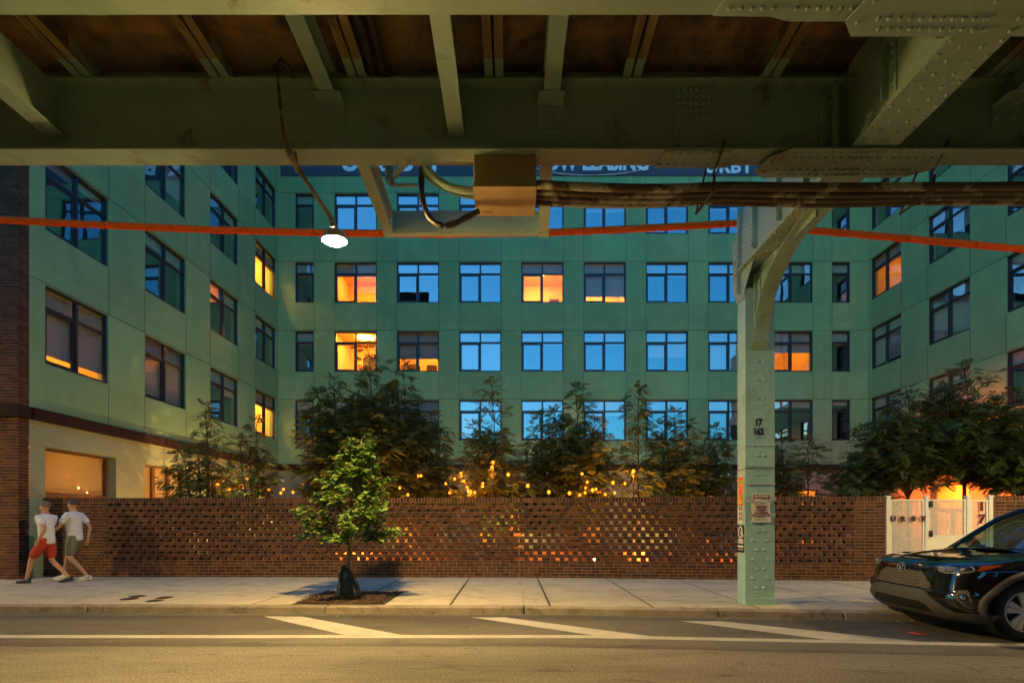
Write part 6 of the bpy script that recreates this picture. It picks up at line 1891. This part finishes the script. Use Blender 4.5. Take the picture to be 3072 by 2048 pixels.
# cabin: screen, roof, side glass, pillars
BH=.985
def cab(a,l,z): return C(a,l,z)
base_f=[(1.29-.16*(1-abs(v)**2)*1.0,v*.80,1.075+.0*abs(v)) for v in np.linspace(-1,1,13)]
top_f=[(2.02-.10*(1-abs(v)**2),v*.60,1.635-.02*abs(v)**2) for v in np.linspace(-1,1,13)]
ws=MB(); vs=[]
for j in range(7):
    k=j/6
    for b,t_ in zip(base_f,top_f): vs.append(C(b[0]+(t_[0]-b[0])*k-.05*math.sin(math.pi*k)*.6,b[1]+(t_[1]-b[1])*k,b[2]+(t_[2]-b[2])*k+.03*math.sin(math.pi*k)))
fs=[(j*13+i,j*13+i+1,(j+1)*13+i+1,(j+1)*13+i) for j in range(6) for i in range(12)]
ws.add(vs,fs,0,True); ws.build('windscreen',cglass,car)
mb=MB()
for sg in (1,-1):
    pts=[C(1.25,sg*.815,1.05),C(1.53,sg*.765,1.275),C(1.80,sg*.69,1.50),C(2.04,sg*.615,1.63),C(2.6,sg*.60,1.665),C(3.6,sg*.59,1.64),C(4.25,sg*.60,1.55)]
    mb.tube(pts,[.035,.036,.037,.036,.03,.03,.03],8)
    for a in (2.45,3.35): mb.bar(C(a,sg*.86,1.03),C(a+.05,sg*.62,1.63),.08,.04)
    mb.bar(C(4.42,sg*.84,1.03),C(4.22,sg*.60,1.55),.12,.06)
mb.build('pillar',paint,car)
mb=MB(); vs=[]
ra=[2.0,2.3,2.8,3.4,3.9,4.3]; rz=[1.632,1.668,1.685,1.675,1.64,1.56]
for a,z in zip(ra,rz):
    for v in np.linspace(-1,1,9): vs.append(C(a-.08*(1-v*v)*(1 if a<2.2 else 0),v*.61,z-.025*v*v))
mb.add(vs,[(j*9+i,j*9+i+1,(j+1)*9+i+1,(j+1)*9+i) for j in range(5) for i in range(8)],0,True); mb.build('roof',paint,car)
for sg in (1,-1):
    mb=MB(); mb.add([C(1.24,sg*.83,1.06),C(4.40,sg*.85,1.06),C(4.2,sg*.61,1.55),C(3.4,sg*.605,1.64),C(2.08,sg*.615,1.62)],[(0,1,2,3,4)]); mb.build('side_window',cglass,car)
    mb=MB(); mb.add([C(1.05,sg*.868,.985),C(4.5,sg*.868,.985),C(4.42,sg*.85,1.065),C(1.2,sg*.83,1.065)],[(0,1,2,3)],0,True); mb.build('waist_panel',paint,car)
    mb=MB(); mb.sphere(C(1.72,sg*1.03,1.14),.10,12,8,0,.7,1.1,.75); mb.bar(C(1.72,sg*.84,1.09),C(1.72,sg*.98,1.11),.06,.04); mb.build('mirror',paint,car)
mb=MB(); mb.add([C(4.42,.84,1.05),C(4.42,-.84,1.05),C(4.24,-.6,1.55),C(4.24,.6,1.55)],[(0,1,2,3)]); mb.build('rear_window',cglass,car)
# dashboard, seats, wheel and cowl
mb=MB(); mb.obox(C(1.30,-.72,.9),dA*.45,dL*1.44,(0,0,.13)); mb.obox(C(1.6,-.78,.3),dA*2.6,dL*1.56,(0,0,.25))
for l in (-.4,.4):
    mb.obox(C(2.25,l-.26,.55),dA*.5,dL*.52,(0,0,.12)); mb.obox(C(2.72,l-.25,.62),dA*.14,dL*.5,(0,0,.62)); mb.obox(C(2.76,l-.13,1.27),dA*.09,dL*.26,(0,0,.16))
mb.obox(C(3.55,-.6,.6),dA*.15,dL*1.2,(0,0,.6))
mb.build('interior',inner,car)
mb=MB(); cc=C(1.92,.38,1.0); mb.ellipse_ring(cc,dL*.185,(Vector((0,0,1))+dA*.35).normalized()*.185,.014,28); mb.bar(cc-dL*.17,cc+dL*.17,.03,.02); mb.build('steering_wheel',dark,car)
mb=MB(); mb.add([hood(.985,v)+Vector((0,0,-.004)) for v in np.linspace(-1,1,13)]+[C(b[0]+.03,b[1],b[2]+.004) for b in base_f],[(i,i+1,14+i,13+i) for i in range(12)])
mb.tube([C(1.12,.30,1.105),C(1.16,-.35,1.115)],.010,6); mb.tube([C(1.16,.70,1.10),C(1.14,.05,1.115)],.010,6); mb.build('wiper',dark,car)
mb=MB(); p=C(1.98,0,1.50); mb.obox(p-dL*.11,dL*.22,dA*.03,(0,0,.06)); mb.build('interior_mirror',dark,car)
